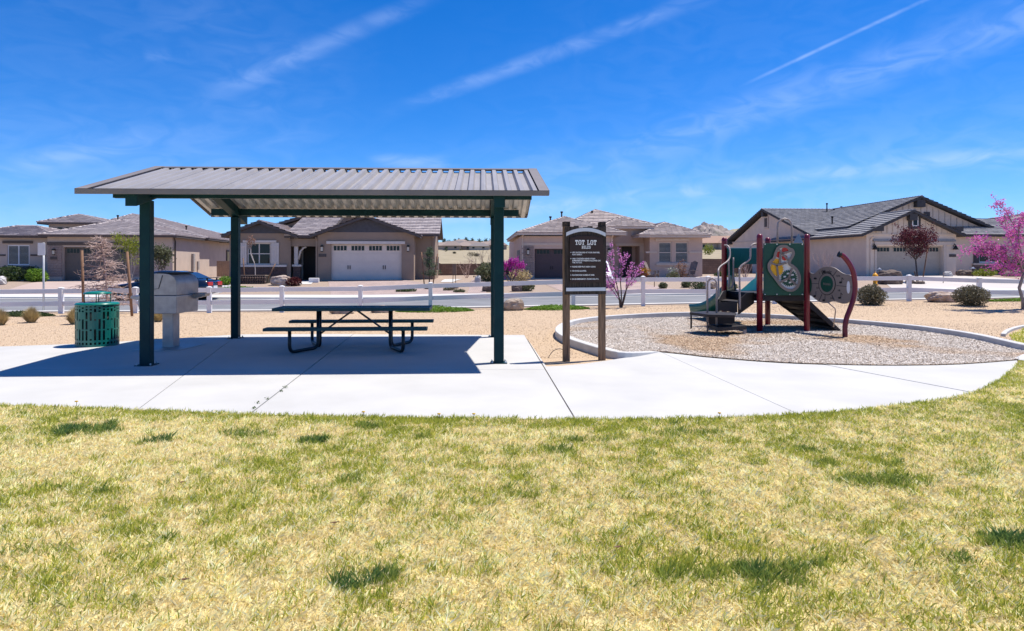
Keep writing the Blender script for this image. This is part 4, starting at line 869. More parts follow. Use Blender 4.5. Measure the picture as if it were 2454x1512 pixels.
def stone_field(h, x0, x1, y, z0, z1, mat, back, name='stone_veneer', rh=.115, lw=(.28, .62)):
    bk = h.box(name, back, x0, x1, y - .03, y - .003, z0, z1)
    z = z0; key = mat.name
    if key not in STONE:
        STONE[key] = []
        for k in range(5):
            q = MB(); q.box((0, 0, 0), (1, 1, 1)); 
            for i, v in enumerate(q.v): q.v[i] = Vector((v.x + random.uniform(-.04, .04), v.y, v.z + random.uniform(-.07, .07)))
            me = bpy.data.meshes.new('stone'); me.from_pydata([tuple(v) for v in q.v], [], q.f); me.materials.append(mat); STONE[key].append(me)
    while z < z1 - .03:
        hh = min(rh * random.uniform(.75, 1.25), z1 - z); x = x0
        while x < x1 - .02:
            l = min(random.uniform(*lw), x1 - x); l = x1 - x if x1 - x - l < .12 else l; th = random.uniform(.05, .085)
            o = bpy.data.objects.new('stone', random.choice(STONE[key])); COL.objects.link(o); o.parent = bk; o.location = (x + l / 2, y - .03 - th / 2 + .003, z + hh / 2); o.scale = (l - .018, th, hh - .016); x += l
        z += hh
    return bk
def lantern(h, x, y, z, par=None):
    b = MB(); b.bb(x - .07, x + .07, y - .20, y - .003, z + .17, z + .22); b.bb(x - .09, x + .09, y - .22, y - .04, z + .10, z + .16); b.bb(x - .07, x + .07, y - .2, y - .06, z - .22, z - .17); o = b.build('wall_lantern', black_m, h.root)
    b = MB(); b.bb(x - .065, x + .065, y - .195, y - .065, z - .168, z + .098); b.build('lantern_glass', lamp_glass, o)
def downspout(h, x, y, z1, mat):
    b = MB(); b.bb(x - .04, x + .04, y - .09, y - .01, 0, z1 - .25); b.beam((x, y - .05, z1 - .26), (x + .02, y - .35, z1 - .05), .07, .07); b.build('downspout', mat, h.root)
def vent(h, x, y, z, ht=.45): b = MB(); b.tube([(x, y, z - .3), (x, y, z + ht)], .06, 8); b.tube([(x, y, z + ht - .02), (x, y, z + ht + .1)], .1, 8); b.build('roof_vent', black_m, h.root)
tile_rose = M('rose_grey_roof_tiles', (.49, .43, .415), .85, vs=2, col2=(.32, .27, .26), island=.4)
tile_grey = M('slate_grey_roof_tiles', (.31, .30, .31), .85, vs=2, col2=(.19, .185, .19), island=.4)
tile_tan = M('tan_roof_tiles', (.52, .44, .405), .85, vs=2, col2=(.34, .28, .25), island=.4)
stucco = lambda nm, c: M(nm, c, .9, var=.07, vs=1.2, bump=.25, bs=60)
# ---- house 1 : far left, hip roofs, stone pillars
st1 = stucco('stucco_greige', (0.5, 0.4, 0.33)); trim1 = M('trim_umber', (.095, .075, .066), .75); door1 = M('garage_door_umber', (.125, .105, .09), .6, var=.05)
h = House('hip_roof_house', 'greige stucco house with low hip roofs, stone garage pillars and a raised centre block', 113, 49, 8, .36)
xa, _ = h.pt(113, 600); xb, zt = h.pt(413, 569); dx0, dx1, dz0, dz1 = h.rect(151, 592, 312, 672)
h.wall(xa, xb, 0, 9, zt, st1, [(dx0, dx1, 0, dz1)], .35); garage_door(h, dx0, dx1, 0, dz1, .25, door1, handles=False)
h.trim('header_beam', trim1, 113, 580, 339, 588, 0, .08)
for (u0, u1) in ((114, 149), (316, 340)):
    x0, x1, z0, z1 = h.rect(u0, 588.5, u1, 668); stone_field(h, x0, x1, 0, .28, z1, M('ledge_stone_pink', (.42, .32, .28), .9, vs=3, col2=(.23, .165, .14)), trim1); h.box('stone_plinth', st1, x0 - .02, x1 + .02, -.12, -.003, -.2, .28)
    lantern(h, (x0 + x1) / 2, -.08, z1 - .45)
x0, x1, z0, z1 = h.rect(149, 615, 164, 622); h.box('house_number_plaque', trim1, x0 - .75, x0 - .3, -.14, -.085, z0, z1)
zE = h.pt(200, 563)[1]; eL, eR = h.pt(91, 563, -.5)[0], h.pt(421, 563, -.5)[0]; apx, apz = h.pt(292, 527, 4.4)
hip(h, eL, eR, -.55, 13, zE, (apx, 4.4, apz), (apx, 9.5, apz), tile_rose, trim1)
# left wing with window
wl = h.pt(-70, 600, 1.2)[0]; wx0, wx1, wz0, wz1 = h.rect(17, 587, 70, 635, 1.2); zwe = h.pt(60, 570, 1.2)[1]
h.wall(wl, xa + .3, 1.2, 9, zwe, st1, [(wx0, wx1, wz0, wz1)], .12); h.window(wx0, wx1, wz0, wz1, 1.3, white_v, 2, 1, True)
h.trim('window_header', trim1, 7, 577, 78, 583.5, 1.2, .1); h.trim('window_sill', trim1, 7, 638, 74, 644, 1.2, .12); h.trim('belt_band', trim1, -70, 609.5, 13, 613.5, 1.2, .04); h.trim('belt_band', trim1, 73, 609.5, 110, 613.5, 1.2, .04)
zl = h.pt(40, 564, .7)[1]; a2, az2 = h.pt(88, 542, 5); hip(h, h.pt(-110, 564, .7)[0], xa + .2, .7, 11, zl, (h.pt(40, 542, 5)[0], 5, az2), (a2, 5, az2), tile_rose, trim1)
# raised block
rx0, rx1, rz0, rz1 = h.rect(116, 535, 236, 562, 8.5); h.wall(rx0, rx1, 8.5, 15, rz1, st1)
for u in (139, 158, 177): q = h.rect(u, 545, u + 9, 554, 8.5); h.box('clerestory_window', glass, q[0], q[1], 8.44, 8.49, q[2], q[3])
q = h.rect(88, 532, 262, 532, 7.9); apx2, apz2 = h.pt(188, 514, 11.5); hip(h, q[0], q[1], 7.9, 16, q[3], (apx2, 11.5, apz2), (apx2, 12.5, apz2), tile_rose, trim1)
# main rear hip
q = h.pt(317, 513, 15); mr0 = h.pt(150, 560, 9)[0]; hip(h, mr0, eR + .25, 6.5, 30, zE + .05, (q[0], 15, q[1]), (q[0], 22, q[1]), tile_rose, trim1)
h.box('rear_wall', st1, mr0 + .5, xb - .25, 9.01, 29, -.3, zE - .1)
downspout(h, xb + .06, .45, zE - .15, trim1); vent(h, h.pt(304, 530, 8)[0], 6.2, apz - .1, .5); vent(h, eR - 2.6, 10, zE + 1.0, .15)
h.box('side_window_frame', trim1, xb - .28, xb - .18, 15.2, 17.2, .9, 2.5); h.box('side_window', glass, xb - .2, xb - .16, 15.35, 17.05, 1.05, 2.35)
h.box('meter_box', M('meter_grey', (.32, .29, .27), .6), xb + .003, xb + .18, 4.2, 4.6, .6, 2.0); h.box('meter_box', MAT['meter_grey'], xb + .003, xb + .12, 5.6, 5.9, .7, 1.4)
gt = tag(empty('side_gate', tuple(h.root.matrix_basis @ Vector((xb + .6, 10.5, 0))), h.yaw), 'tan wooden side yard gate beside the greige house', 'gate')
for k in range(7): b = MB(); b.bb(-.4 + k * .17, -.24 + k * .17, -.03, .03, .05, 1.45 + .0 * k); b.build('plank', M('gate_wood', (.36, .25, .18), .8), gt)
b = MB(); b.bb(.80, .92, -.06, .06, 0, 1.5); b.build('gate_post', trim1, gt)
# ---- house 2 : gables, white garage door
st2 = stucco('stucco_taupe', (0.3, 0.222, 0.168)); slate = M('slate_blue_siding', (.075, .075, .088), .8, bump=.2, bs=30); trimw = M('trim_offwhite', (.64, .57, .51), .7, var=.05); trim2 = M('trim_dark_grey_brown', (.085, .07, .066), .75); doorw = M('garage_door_white', (.70, .60, .51), .55, var=.04, vs=2)
h = House('gable_house', 'taupe stucco house with slate coloured gables and white carriage garage door', 760, 45.5, 4, .48)
xa, _ = h.pt(760, 600); xb, zt = h.pt(991, 557); dx0, dx1, dz0, dz1 = h.rect(792, 585, 961.5, 670)
h.wall(xa, xb, 0, 8, zt, st2, [(dx0, dx1, 0, dz1)], .3); garage_door(h, dx0, dx1, 0, dz1, .2, doorw)
h.trim('door_header', trimw, 782, 578, 970, 585, 0, .12)
for u in (771.5, 977.5): x, z = h.pt(u, 595.5); lantern(h, x, 0, z)
x, z = h.pt(772, 612); h.box('house_number_plaque', trim2, x - .25, x + .25, -.05, -.003, z - .1, z + .1)
eL, zE = h.pt(741, 563, -.5); eR, _ = h.pt(1006, 563, -.5); pk, pz = h.pt(872, 516, -.5); pk = (eL + eR) / 2
gable_end(h, xa, xb, .01, zt - .02, pk, pz - .22, slate); gable_y(h, eL, eR, -.5, 9, zE, pk, pz, tile_rose, trim2)
# left wing
la, lzt = h.pt(549, 559, .6); lb, _ = h.pt(693, 559, .6); wx0, wx1, wz0, wz1 = h.rect(592, 582, 648, 634, .6)
h.wall(la, lb, .6, 9, lzt, st2, [(wx0, wx1, wz0, wz1)], .12); h.window(wx0, wx1, wz0, wz1, .7, trimw, 2, 2)
h.trim('window_header', trimw, 582, 576, 662, 581.5, .6, .1); h.trim('window_sill', trimw, 571, 634.5, 687, 639.5, .6, .16)
for (u0, u1) in ((571, 591), (649.5, 668)):
    x0, x1, z0, z1 = h.rect(u0, 581.8, u1, 634.2, .6); sh_ = h.box('shutter', trimw, x0, x1, .55, .597, z0, z1); n = 4
    for k in range(n): q = MB(); q.bb(x0 + (x1 - x0) * k / n + .012, x0 + (x1 - x0) * (k + 1) / n - .012, .525, .549, z0 + .02, z1 - .02); q.build('shutter_board', trimw, sh_)
    for zz in (.16, .84): q = MB(); q.bb(x0, x1, .505, .524, z0 + (z1 - z0) * zz - .05, z0 + (z1 - z0) * zz + .05); q.build('shutter_batten', trimw, sh_)
x0, x1, z0, z1 = h.rect(571, 640, 686, 662, .6); stone_field(h, x0, x1, .6, 0, z1, M('dark_field_stone', (.16, .10, .085), .9, vs=4, col2=(.06, .04, .036)), trim2, rh=.16)
e0, ze2 = h.pt(529, 563, .1); e1, _ = h.pt(710, 563, .1); pk2, pz2 = h.pt(618, 529, .1); pk2 = (e0 + e1) / 2
gable_end(h, la, lb, .61, lzt - .02, pk2, pz2 - .2, slate); gable_y(h, e0, e1, .1, 9, ze2, pk2, pz2, tile_rose, trim2)
# entry recess
q0, q1 = h.pt(693, 600, 3)[0], h.pt(760, 600, 3)[0]; h.box('entry_wall', st2, lb - .1, xa + .1, 3, 3.3, -.2, zE - .2)
h.box('entry_soffit', trim2, lb + .01, xa - .01, .9, 3, zE - .45, zE - .32); 
h.box('entry_beam', st2, lb + .01, xa - .01, .7, .95, zE - .72, zE - .2)
x, z = h.pt(744, 605, 3); fd = h.box('front_door', M('front_door_dark', (.03, .022, .02), .5), x - .5, x + .55, 2.93, 2.997, 0, 2.4); h.box('door_frame', trimw, x + .56, x + .66, 2.9, 2.997, 0, 2.5, fd); h.box('door_frame', trimw, x - .62, x - .51, 2.9, 2.997, 0, 2.5, fd)
x0, x1, z0, z1 = h.rect(704, 570, 713, 634, .8); h.box('entry_column', trimw, x0, x1, .8, 1.05, z0, z1); h.box('column_cap', trimw, x0 - .12, x1 + .25, .7, 1.15, z0 - .13, z0); stone_field(h, x0 - .06, x1 + .18, .85, 0, z0 - .13, MAT['dark_field_stone'], trim2, rh=.16, lw=(.2, .4))
b = MB(); b.tube([(x1 + .55, .92, zE - .75), (x1 + .35, .92, zE - .82), (x1 + .15, .92, zE - 1.05), (x1 + .02, .92, zE - 1.6)], .07, 6); b.build('curved_bracket', trimw, h.root)
downspout(h, lb + .05, .62, zE - .1, st2); downspout(h, xa - .06, .02, zE - .1, st2)
roof(h, [[(lb - .3, .4, zE), (xa + .6, .4, zE), (xa + .6, 6.5, zE + 1.75), (lb - .3, 6.5, zE + 1.75)]], [], tile_rose, trim2)
# right wing, ridge parallel to the street
ra = xb - .2; rb, _ = h.pt(1041, 600, 2.0); zr = h.pt(1010, 560.5, 1.5)[1]; h.wall(ra, rb, 2.0, 8.6, zr - .05, st2)
ey = h.pt(1053, 560, 1.5)[0]; yr = 5.3; zrr = h.pt(1000, 523.5, yr)[1]; gable_x(h, pk, ey, 1.4, 9.2, zr, yr, zrr, tile_rose, trim2)
b = MB(); b.prism([(rb - .12, 2.0, zr - .06), (rb - .12, 8.6, zr - .06), (rb - .12, yr, zrr - .2)], (.115, 0, 0)); b.build('gable_wall', st2, h.root)
downspout(h, rb - .12, 2.0, zr, st2); h.box('utility_box', M('utility_beige', (.34, .29, .25), .6), rb + .003, rb + .2, 4.0, 4.5, .6, 1.6)
# taller rear gable and body
b0, bz = h.pt(657, 537, 7.5); pk3, pz3 = h.pt(790, 497, 7.5); b1 = 2 * pk3 - b0
h.box('rear_wall', st2, la + .3, rb - .5, 9.02, 20, -.2, zE + .3); gable_end(h, b0 + .5, b1 - .5, 8.0, bz - .1, pk3, pz3 - .25, st2); gable_y(h, b0, b1, 7.5, 21, bz, pk3, pz3, tile_rose, trim2)
h.box('upper_wall', st2, b0 + .5, b1 - .5, 8.05, 20, zE - .3, bz)
vent(h, ra + .6, yr, zrr, .05)
# ---- house 3 : hips with pale fascia
st3 = stucco('stucco_rosy_beige', (0.56, 0.415, 0.335)); trim3 = M('trim_sand', (.60, .485, .395), .75, var=.05); door3 = M('garage_door_plum_brown', (.085, .055, .055), .55, var=.05)
h = House('rosy_stucco_house', 'rosy beige stucco house with pale fascia, stone pillars and plum brown garage door', 1249, 46, 3, .60)
xa, _ = h.pt(1248, 600); xb, zt = h.pt(1467, 566); dx0, dx1, dz0, dz1 = h.rect(1280, 596, 1447, 667)
h.wall(xa, xb, 0, 9, zt, st3, [(dx0, dx1, 0, dz1)], .35); garage_door(h, dx0, dx1, 0, dz1, .25, door3)
h.trim('header_band', trim3, 1249, 582.5, 1467, 588.5, 0, .06)
for (u0, u1) in ((1250, 1278), (1449, 1466)):
    x0, x1, z0, z1 = h.rect(u0, 589, u1, 662, 0); stone_field(h, x0, x1, 0, .2, z1, M('ledge_stone_tan', (.43, .33, .28), .9, vs=3, col2=(.24, .17, .14)), trim1); h.box('stone_plinth', trim3, x0 - .02, x1 + .02, -.12, -.003, -.2, .2)
    lantern(h, (x0 + x1) / 2, -.08, z1 - .4)
eL, zE = h.pt(1238, 557, -.5); eR, _ = h.pt(1500, 557, -.5); ap, az = h.pt(1352, 520, 4.6); hip(h, eL, eR, -.5, 14, zE, (ap, 4.6, az), (ap, 9, az), tile_tan, trim3)
# right wing
ya = 1.2; ra, rzt = h.pt(1556, 566, ya); rb, _ = h.pt(1682, 566, ya); w0, w1, wz0, wz1 = h.rect(1577, 580, 1648, 630, ya)
wm = (w0 + w1) / 2; h.wall(ra, rb, ya, 10, rzt, st3, [(w0, wm - .12, wz0, wz1), (wm + .12, w1, wz0, wz1)], .12)
h.window(w0, wm - .12, wz0, wz1, ya + .1, trim3, 1, 2, True); h.window(wm + .12, w1, wz0, wz1, ya + .1, trim3, 1, 2, True)
h.trim('window_header', trim3, 1569, 571.5, 1650, 577, ya, .1); h.trim('window_sill', trim3, 1571, 630.5, 1650, 636, ya, .12); h.trim('belt_band', trim3, 1546, 602.5, 1573, 606.5, ya, .05); h.trim('belt_band', trim3, 1650, 602.5, 1682, 606.5, ya, .05)
e0, ze3 = h.pt(1531, 563, ya - .5); e1, _ = h.pt(1702, 563, ya - .5); a0, z3 = h.pt(1591, 533.5, ya + 3.6); hip(h, e0, e1, ya - .5, 14, ze3, (a0, ya + 3.6, z3), (a0, 9, z3), tile_tan, trim3)
# entry block between
c0, cz = h.pt(1467, 548, 3); c1, _ = h.pt(1556, 548, 3); d0, d1, dd0, dd1 = h.rect(1481, 590, 1531, 665, 3)
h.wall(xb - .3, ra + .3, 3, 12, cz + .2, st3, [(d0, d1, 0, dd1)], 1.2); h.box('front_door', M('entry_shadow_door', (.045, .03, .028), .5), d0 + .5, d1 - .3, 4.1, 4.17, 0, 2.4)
h.trim('entry_header', trim3, 1473, 583, 1543, 589, 3, .1); x0, x1, z0, z1 = h.rect(1531.5, 589.2, 1541, 664, 3); h.box('entry_jamb', trim3, x0, x1, 2.85, 2.997, 0, z1)
for u in (1497, 1511): q = h.rect(u, 553, u + 6, 566, 3); h.box('clerestory_window', trim3, q[0], q[1], 2.94, 2.997, q[2], q[3])
e0, ze4 = h.pt(1437, 542, 2.4); e1, _ = h.pt(1568, 542, 2.4); a1, z4 = h.pt(1487, 521, 5.4); hip(h, e0, e1, 2.4, 13, ze4, (a1, 5.4, z4), (a1, 9, z4), tile_tan, trim3)
# main hip
q0, zq = h.pt(1312, 549, 8); q1, _ = h.pt(1650, 549, 8); ap, az = h.pt(1426, 503, 13); hip(h, q0, q1, 7, 26, zE + .3, (ap, 13, az), (ap, 19, az), tile_tan, trim3)
h.box('rear_wall', st3, xa + .4, rb - .3, 10.02, 25, -.3, zE + .1)
vent(h, h.pt(1345, 522, 7)[0], 7, az - 1.3, .6); vent(h, h.pt(1318, 525, 6)[0], 6, az - 1.5, .35); vent(h, h.pt(1418, 508, 12)[0], 12, az - .35, .1)
downspout(h, xa + .08, 0, zE - .1, trim3); downspout(h, xb - .06, 0, zE - .1, trim3); h.box('meter_box', MAT['meter_grey'], xa - .2, xa - .003, 1.2, 1.6, .8, 1.9)
# ---- house 4 : grey roof, board and batten gables
st4 = stucco('stucco_pale_beige', (0.7, 0.565, 0.455)); trim4 = M('trim_charcoal', (.055, .052, .055), .75); sid4 = M('batten_siding_beige', (.64, .52, .42), .8, var=.06); door4 = M('garage_door_stone', (.44, .36, .285), .6, var=.05)
h = House('batten_gable_house', 'pale beige house with slate grey roof and board and batten gables', 2075, 50, 4, .64)
xa = 0.; xb, zt = h.pt(2290, 560); dx0, dx1, dz0, dz1 = h.rect(2100, 590, 2258, 664)
h.wall(xa, xb, 0, 26, zt, st4, [(dx0, dx1, 0, dz1)], .35); garage_door(h, dx0, dx1, 0, dz1, .27, door4, handles=False)
h.trim('door_surround', trim3, 2093, 579, 2282, 587, 0, .10); h.trim('door_header_cap', M('trim_grey', (.25, .245, .25), .7), 2090, 574.5, 2286, 579, 0, .16)
x0, x1, z0, z1 = h.rect(2259, 587, 2266, 664); h.box('door_jamb', trim3, x0, x1, -.06, -.003, 0, z1); x0, x1, z0, z1 = h.rect(2094, 587, 2099, 664); h.box('door_jamb', trim3, x0, x1, -.06, -.003, 0, z1)
for u in (2091, 2283):
    x, z = h.pt(u, 594, 0); b = MB(); b.lathe([(.02, .2), (.06, .16), (.19, -.12), (.17, -.13), (0, .1)], (x, -.25, z), 12); b.tube([(x, -.01, z + .1), (x, -.12, z + .3), (x, -.25, z + .2)], .025, 6); b.build('barn_lamp', black_m, h.root)
x, z = h.pt(2281, 612.5, 0); h.box('house_number_plaque', trim2, x - .25, x + .25, -.05, -.003, z - .1, z + .1)
eL, zE = h.pt(2066, 561, -.55); eR, _ = h.pt(2313, 561, -.55); pk, pz = h.pt(2188, 503, -.55); pk = (eL + eR) / 2
def battens(xl, xr, y, z0, xp, zp, mat, step=.42):
    k = xl + step * .5
    while k < xr:
        top = z0 + (zp - z0) * (1 - abs(k - xp) / ((xr - xl) / 2)); 
        if top > z0 + .12: h.box('batten', mat, k - .03, k + .03, y - .035, y - .003, z0 + .01, top - .03)
        k += step
gable_end(h, xa + .05, xb - .05, -.02, zt - .0, pk, pz - .2, sid4); battens(xa + .1, xb - .1, -.02, zt, pk, pz - .25, M('batten_shade_beige', (.52, .42, .335), .8)); h.box('gable_band', sid4, xa, xb, -.07, -.021, zt - .1, zt)
gable_y(h, eL, eR, -.55, 15, zE, pk, pz, tile_grey, trim4)
q = h.rect(2175, 523, 2203, 539, -.02); h.box('gable_window_frame', trim4, q[0], q[1], -.12, -.025, q[2] - .3, q[3] + .3); h.window(q[0] + .22, q[1] - .22, q[2] - .1, q[3] + .12, -.13, white_v, 1, 1, fw=.06)
for u in (2100, 2295): x, z = h.pt(u, 550, -.3); h.box('corbel', trim4, x - .35 if u < 2200 else x - .5, x + .45 if u < 2200 else x + .3, -.45, -.071, z - .12, z + .22)
h.box('corbel', trim4, pk - .3, pk + .3, -.5, -.125, pz - .75, pz - .25)
# tall rear gable
yb4 = 4.0; bR, bz = h.pt(2380, 544, yb4 - .5); pk4, pz4 = h.pt(2208, 470, yb4 - .5); bL = 2 * pk4 - bR
gable_end(h, bL + .4, bR - .4, yb4, bz - .1, pk4, pz4 - .22, sid4); battens(bL + .5, bR - .5, yb4, bz - .1, pk4, pz4 - .3, MAT['batten_shade_beige'], .5); gable_y(h, bL, bR, yb4 - .5, 19, bz, pk4, pz4, tile_grey, trim4)
h.box('rear_wall', sid4, bL + .45, bR - .4, yb4 + .15, 26, zE - .4, bz - .1); h.box('corbel', trim4, pk4 - .35, pk4 + .35, yb4 - .45, yb4 - .003, pz4 - .85, pz4 - .25)
q = h.rect(2212, 508, 2226, 521, yb4); h.box('gable_window_frame', trim4, q[0], q[1], yb4 - .08, yb4 - .04, q[2], q[3])
# side gable facing left at the back
sy0, sy1 = 7.5, 25.5; yr4 = (sy0 + sy1) / 2; zs = zE + .25; zr4 = pz4 - .02; gable_x(h, -.55, pk4 + 5.0, sy0 - .5, sy1 + .5, zs, yr4, zr4, tile_grey, trim4)
b = MB(); b.prism([(-.012, sy0, zs - .35), (-.012, sy1, zs - .35), (-.012, yr4, zr4 - .3)], (.15, 0, 0)); b.build('gable_wall', st4, h.root)
h.box('belt_band', trim3, -.06, -.013, sy0 + .2, sy1, zs - .15, zs - .02); b = MB(); b.bb(-.1, -.014, yr4 - .45, yr4 + .45, zr4 - 1.9, zr4 - .75); gv = b.build('gable_vent', trim3, h.root); b = MB(); b.bb(-.13, -.101, yr4 - .28, yr4 + .28, zr4 - 1.75, zr4 - .9); b.build('vent_louvre', trim1, gv)
for yy in (sy0 + .2, yr4, sy1 - .3): h.box('corbel', trim4, -.5, -.013, yy - .2, yy + .2, (zr4 - .75 if yy == yr4 else zs - .3), (zr4 - .3 if yy == yr4 else zs + .12))
downspout(h, .3, 0, zE - .1, st4); vent(h, eL + 2.2, 7.5, zE + 1.5, .25)
for yy, hh in ((16.5, .9), (17.4, .35), (18.3, .6)): vent(h, 5 + (yy - 16) * .8, yr4 - 1.2, zr4 - .5, hh)
# right low wing
rw0, rzt = h.pt(2300, 566, 2.2); rw1, _ = h.pt(2560, 566, 2.2); w0, w1, wz0, wz1 = h.rect(2345, 592, 2395, 629, 2.2)
h.wall(xb - .2, rw1, 2.2, 14, rzt, st4, [(w0, w1, wz0, wz1)], .12); h.window(w0, w1, wz0, wz1, 2.3, white_v, 2, 1); h.trim('shutter', trim4, 2331, 590, 2344, 630, 2.2, .06); h.trim('shutter', trim4, 2396, 590, 2409, 630, 2.2, .06)
h.trim('window_sill', trim3, 2328, 631, 2415, 635, 2.2, .16); x0, x1, z0, z1 = h.rect(2328, 635.5, 2415, 659, 2.2); stone_field(h, x0, x1, 2.2, 0, z1, M('ledge_stone_brown', (.30, .20, .165), .9, vs=3, col2=(.15, .10, .085)), trim1, rh=.13)
zl4 = h.pt(2380, 562, 1.7)[1]; roof(h, [[(eR - 1.2, 1.7, zl4), (rw1 + .5, 1.7, zl4), (rw1 + .5, 6.5, zl4 + 1.5), (eR - 1.2, 6.5, zl4 + 1.5)]], [], tile_grey, trim4)
h.box('corner_trim', trim4, xb + .02, xb + .35, 1.6, 2.19, 0, zE - .4)
# ---- house 5 : only its roof shows at the right
h = House('brown_roof_house', 'house behind the pink blossom tree showing only its brown tiled roof', 2440, 64, 5, .7)
xl, zz_ = h.pt(2335, 545); xr, _ = h.pt(2700, 545); ap, az = h.pt(2500, 507, 6); h.wall(xl + .6, xr - .6, .6, 14, zz_ - .1, st4); hip(h, xl, xr, 0, 15, zz_, (ap, 6.5, az), (ap + 3, 6.5, az), tile_tan, trim1)
# ------------------------------------------------------------------ driveways and paths of the houses
paver = brick_mat('driveway_pavers', (.42, .31, .27), (.34, .255, .23), (.22, .17, .15), .24, .12, .008, .3)
drive_pink = M('driveway_rose_concrete', (.46, .35, .30), .85, vs=.5, col2=(.38, .29, .25), bump=.1, bs=30)
drive_pale = M('driveway_pale_concrete', (.52, .47, .43), .85, vs=.5, col2=(.45, .40, .365), bump=.1, bs=30)
def strip(name, a0, a1, b0, b1, mat, dz=.024, ny=10, nx=8):      # quad strip: near left/right, far left/right (x, y)
    V = []; Fc = []
    for j in range(ny + 1):
        t = j / ny
        for i in range(nx + 1):
            s = i / nx; x = (a0[0] * (1 - s) + a1[0] * s) * (1 - t) + (b0[0] * (1 - s) + b1[0] * s) * t; y = (a0[1] * (1 - s) + a1[1] * s) * (1 - t) + (b0[1] * (1 - s) + b1[1] * s) * t; V.append((x, y, Z(x, y) + dz))
    for j in range(ny):
        for i in range(nx): o = j * (nx + 1) + i; Fc.append((o, o + 1, o + nx + 2, o + nx + 1))
    me = bpy.data.meshes.new(name); me.from_pydata(V, [], Fc); o = link(name, me, mat); o['kind'] = 'structure'
gx_ = lambda u, y: (u - U0) / F * y
fy = lambda x: far(x) + 2.72
strip('driveway', (-26.5, fy(-26)), (-18.3, fy(-18)), (gx_(105, 48.8), 48.8), (gx_(345, 50), 50), drive_pink)
strip('driveway', (-8.9, fy(-8)), (-1.5, fy(-2)), (gx_(785, 45.4), 45.4), (gx_(968, 46.1), 46.1), paver)
strip('driveway', (3.0, fy(3)), (9.4, fy(9)), (gx_(1272, 46), 46), (gx_(1452, 46.5), 46.5), paver)
strip('driveway', (18.3, fy(19)), (29.5, fy(29)), (gx_(2092, 50), 50), (gx_(2275, 50.9), 50.9), drive_pale)
strip('entry_walk', (gx_(700, 42), 42), (gx_(745, 42), 42), (gx_(715, 46), 46), (gx_(755, 46), 46), sidewalk_m, .03)
strip('side_walk', (gx_(1055, 43), 43), (gx_(1085, 43), 43), (gx_(1065, 48), 48), (gx_(1108, 48), 48), sidewalk_m, .03)
strip('side_walk', (gx_(1118, 34.5), 34.5), (gx_(1165, 34.5), 34.5), (gx_(1130, 46), 46), (gx_(1160, 46), 46), paver, .03)
# ------------------------------------------------------------------ masonry walls behind the yards
block = brick_mat('brown_block', (.23, .155, .115), (.19, .125, .095), (.13, .09, .07), .41, .2, .012, .4, rot=(rad(90), 0, 0))
def block_wall(x0, x1, y0, y1, ht, label, cap=True):
    o = tag(empty('masonry_wall', (x0, y0, Z(x0, y0)), math.atan2(y1 - y0, x1 - x0)), label, 'wall'); L_ = math.hypot(x1 - x0, y1 - y0)
    b = MB(); b.bb(0, L_, -.1, .1, -.3, ht); b.build('block_panel', block, o); b = MB(); b.bb(-.02, L_ + .02, -.13, .13, ht + .002, ht + .07); b.build('wall_cap', block, o); k = 0
    while k < L_: b = MB(); b.bb(k - .22, k + .22, -.22, .22, -.3, ht + .12); b.build('pier', block, o); k += 4.5
block_wall(gx_(1048, 64), gx_(1245, 66), 64, 66, 1.05, 'brown block yard wall between the taupe gable house and the rosy house')
block_wall(gx_(1672, 62), gx_(1800, 64), 62, 64, 1.35, 'brown block yard wall between the rosy house and the grey roofed house')
# ------------------------------------------------------------------ hills
def hill(name, uL, uR, d, depth, prof, mat, rough, seed, nx=90, ny=26, zlow=0.):
    V = []; xsn = np.linspace(uL, uR, nx); t = np.linspace(-1, 1, ny); gx2, gt2 = np.meshgrid(xsn, t, indexing='ij'); y = d + gt2 * depth
    top = np.interp(gx2, [p[0] for p in prof], [p[1] for p in prof]); hz = EYE + (VH - top) * d / F; x = (gx2 - U0) / F * d
    k = np.clip(1 - np.abs(gt2), 0, 1) ** .7; z = zlow + (hz - zlow) * k + (fbm(x, y, seed, 5, rough[0]) - .5) * rough[1] * (k ** .5) - (fbm(x, y, seed + 1, 3, rough[0] * 4) - .5) * rough[1] * .5 * k
    idx = np.arange(nx * ny).reshape(nx, ny); o = np_mesh(name, np.stack([x, y, z], -1).reshape(-1, 3), np.stack([idx[:-1, :-1], idx[1:, :-1], idx[1:, 1:], idx[:-1, 1:]], -1).reshape(-1, 4), mat); o['kind'] = 'structure'; return o
rock_hill = M('rocky_hillside', (.34, .28, .255), .95, vs=.07, col2=(.15, .135, .115), bump=1., bs=.12, detail=10)
dry_hill = M('scrub_hillside', (.40, .33, .22), .95, vs=.05, col2=(.19, .19, .12), bump=.6, bs=.1, detail=10)
hill('hill_scrub', -300, 2900, 560, 150, [(-300, 600), (300, 590), (900, 584), (1060, 580), (1110, 579), (1150, 581), (1250, 588), (1500, 590), (1700, 584), (2000, 590), (2900, 590)], dry_hill, (.03, 6), 5, 160, 24, 4)
hill('hill_rocky', 1600, 1850, 900, 120, [(1600, 592), (1640, 570), (1662, 548), (1680, 537), (1700, 534), (1722, 540), (1745, 552), (1775, 566), (1815, 584), (1850, 596)], rock_hill, (.06, 14), 11, 120, 60, 8)
hill('hill_far', 1690, 2100, 1500, 200, [(1690, 575), (1740, 552), (1770, 545), (1800, 544), (1850, 552), (1950, 570), (2100, 590)], dry_hill, (.02, 10), 14, 90, 30, 8)
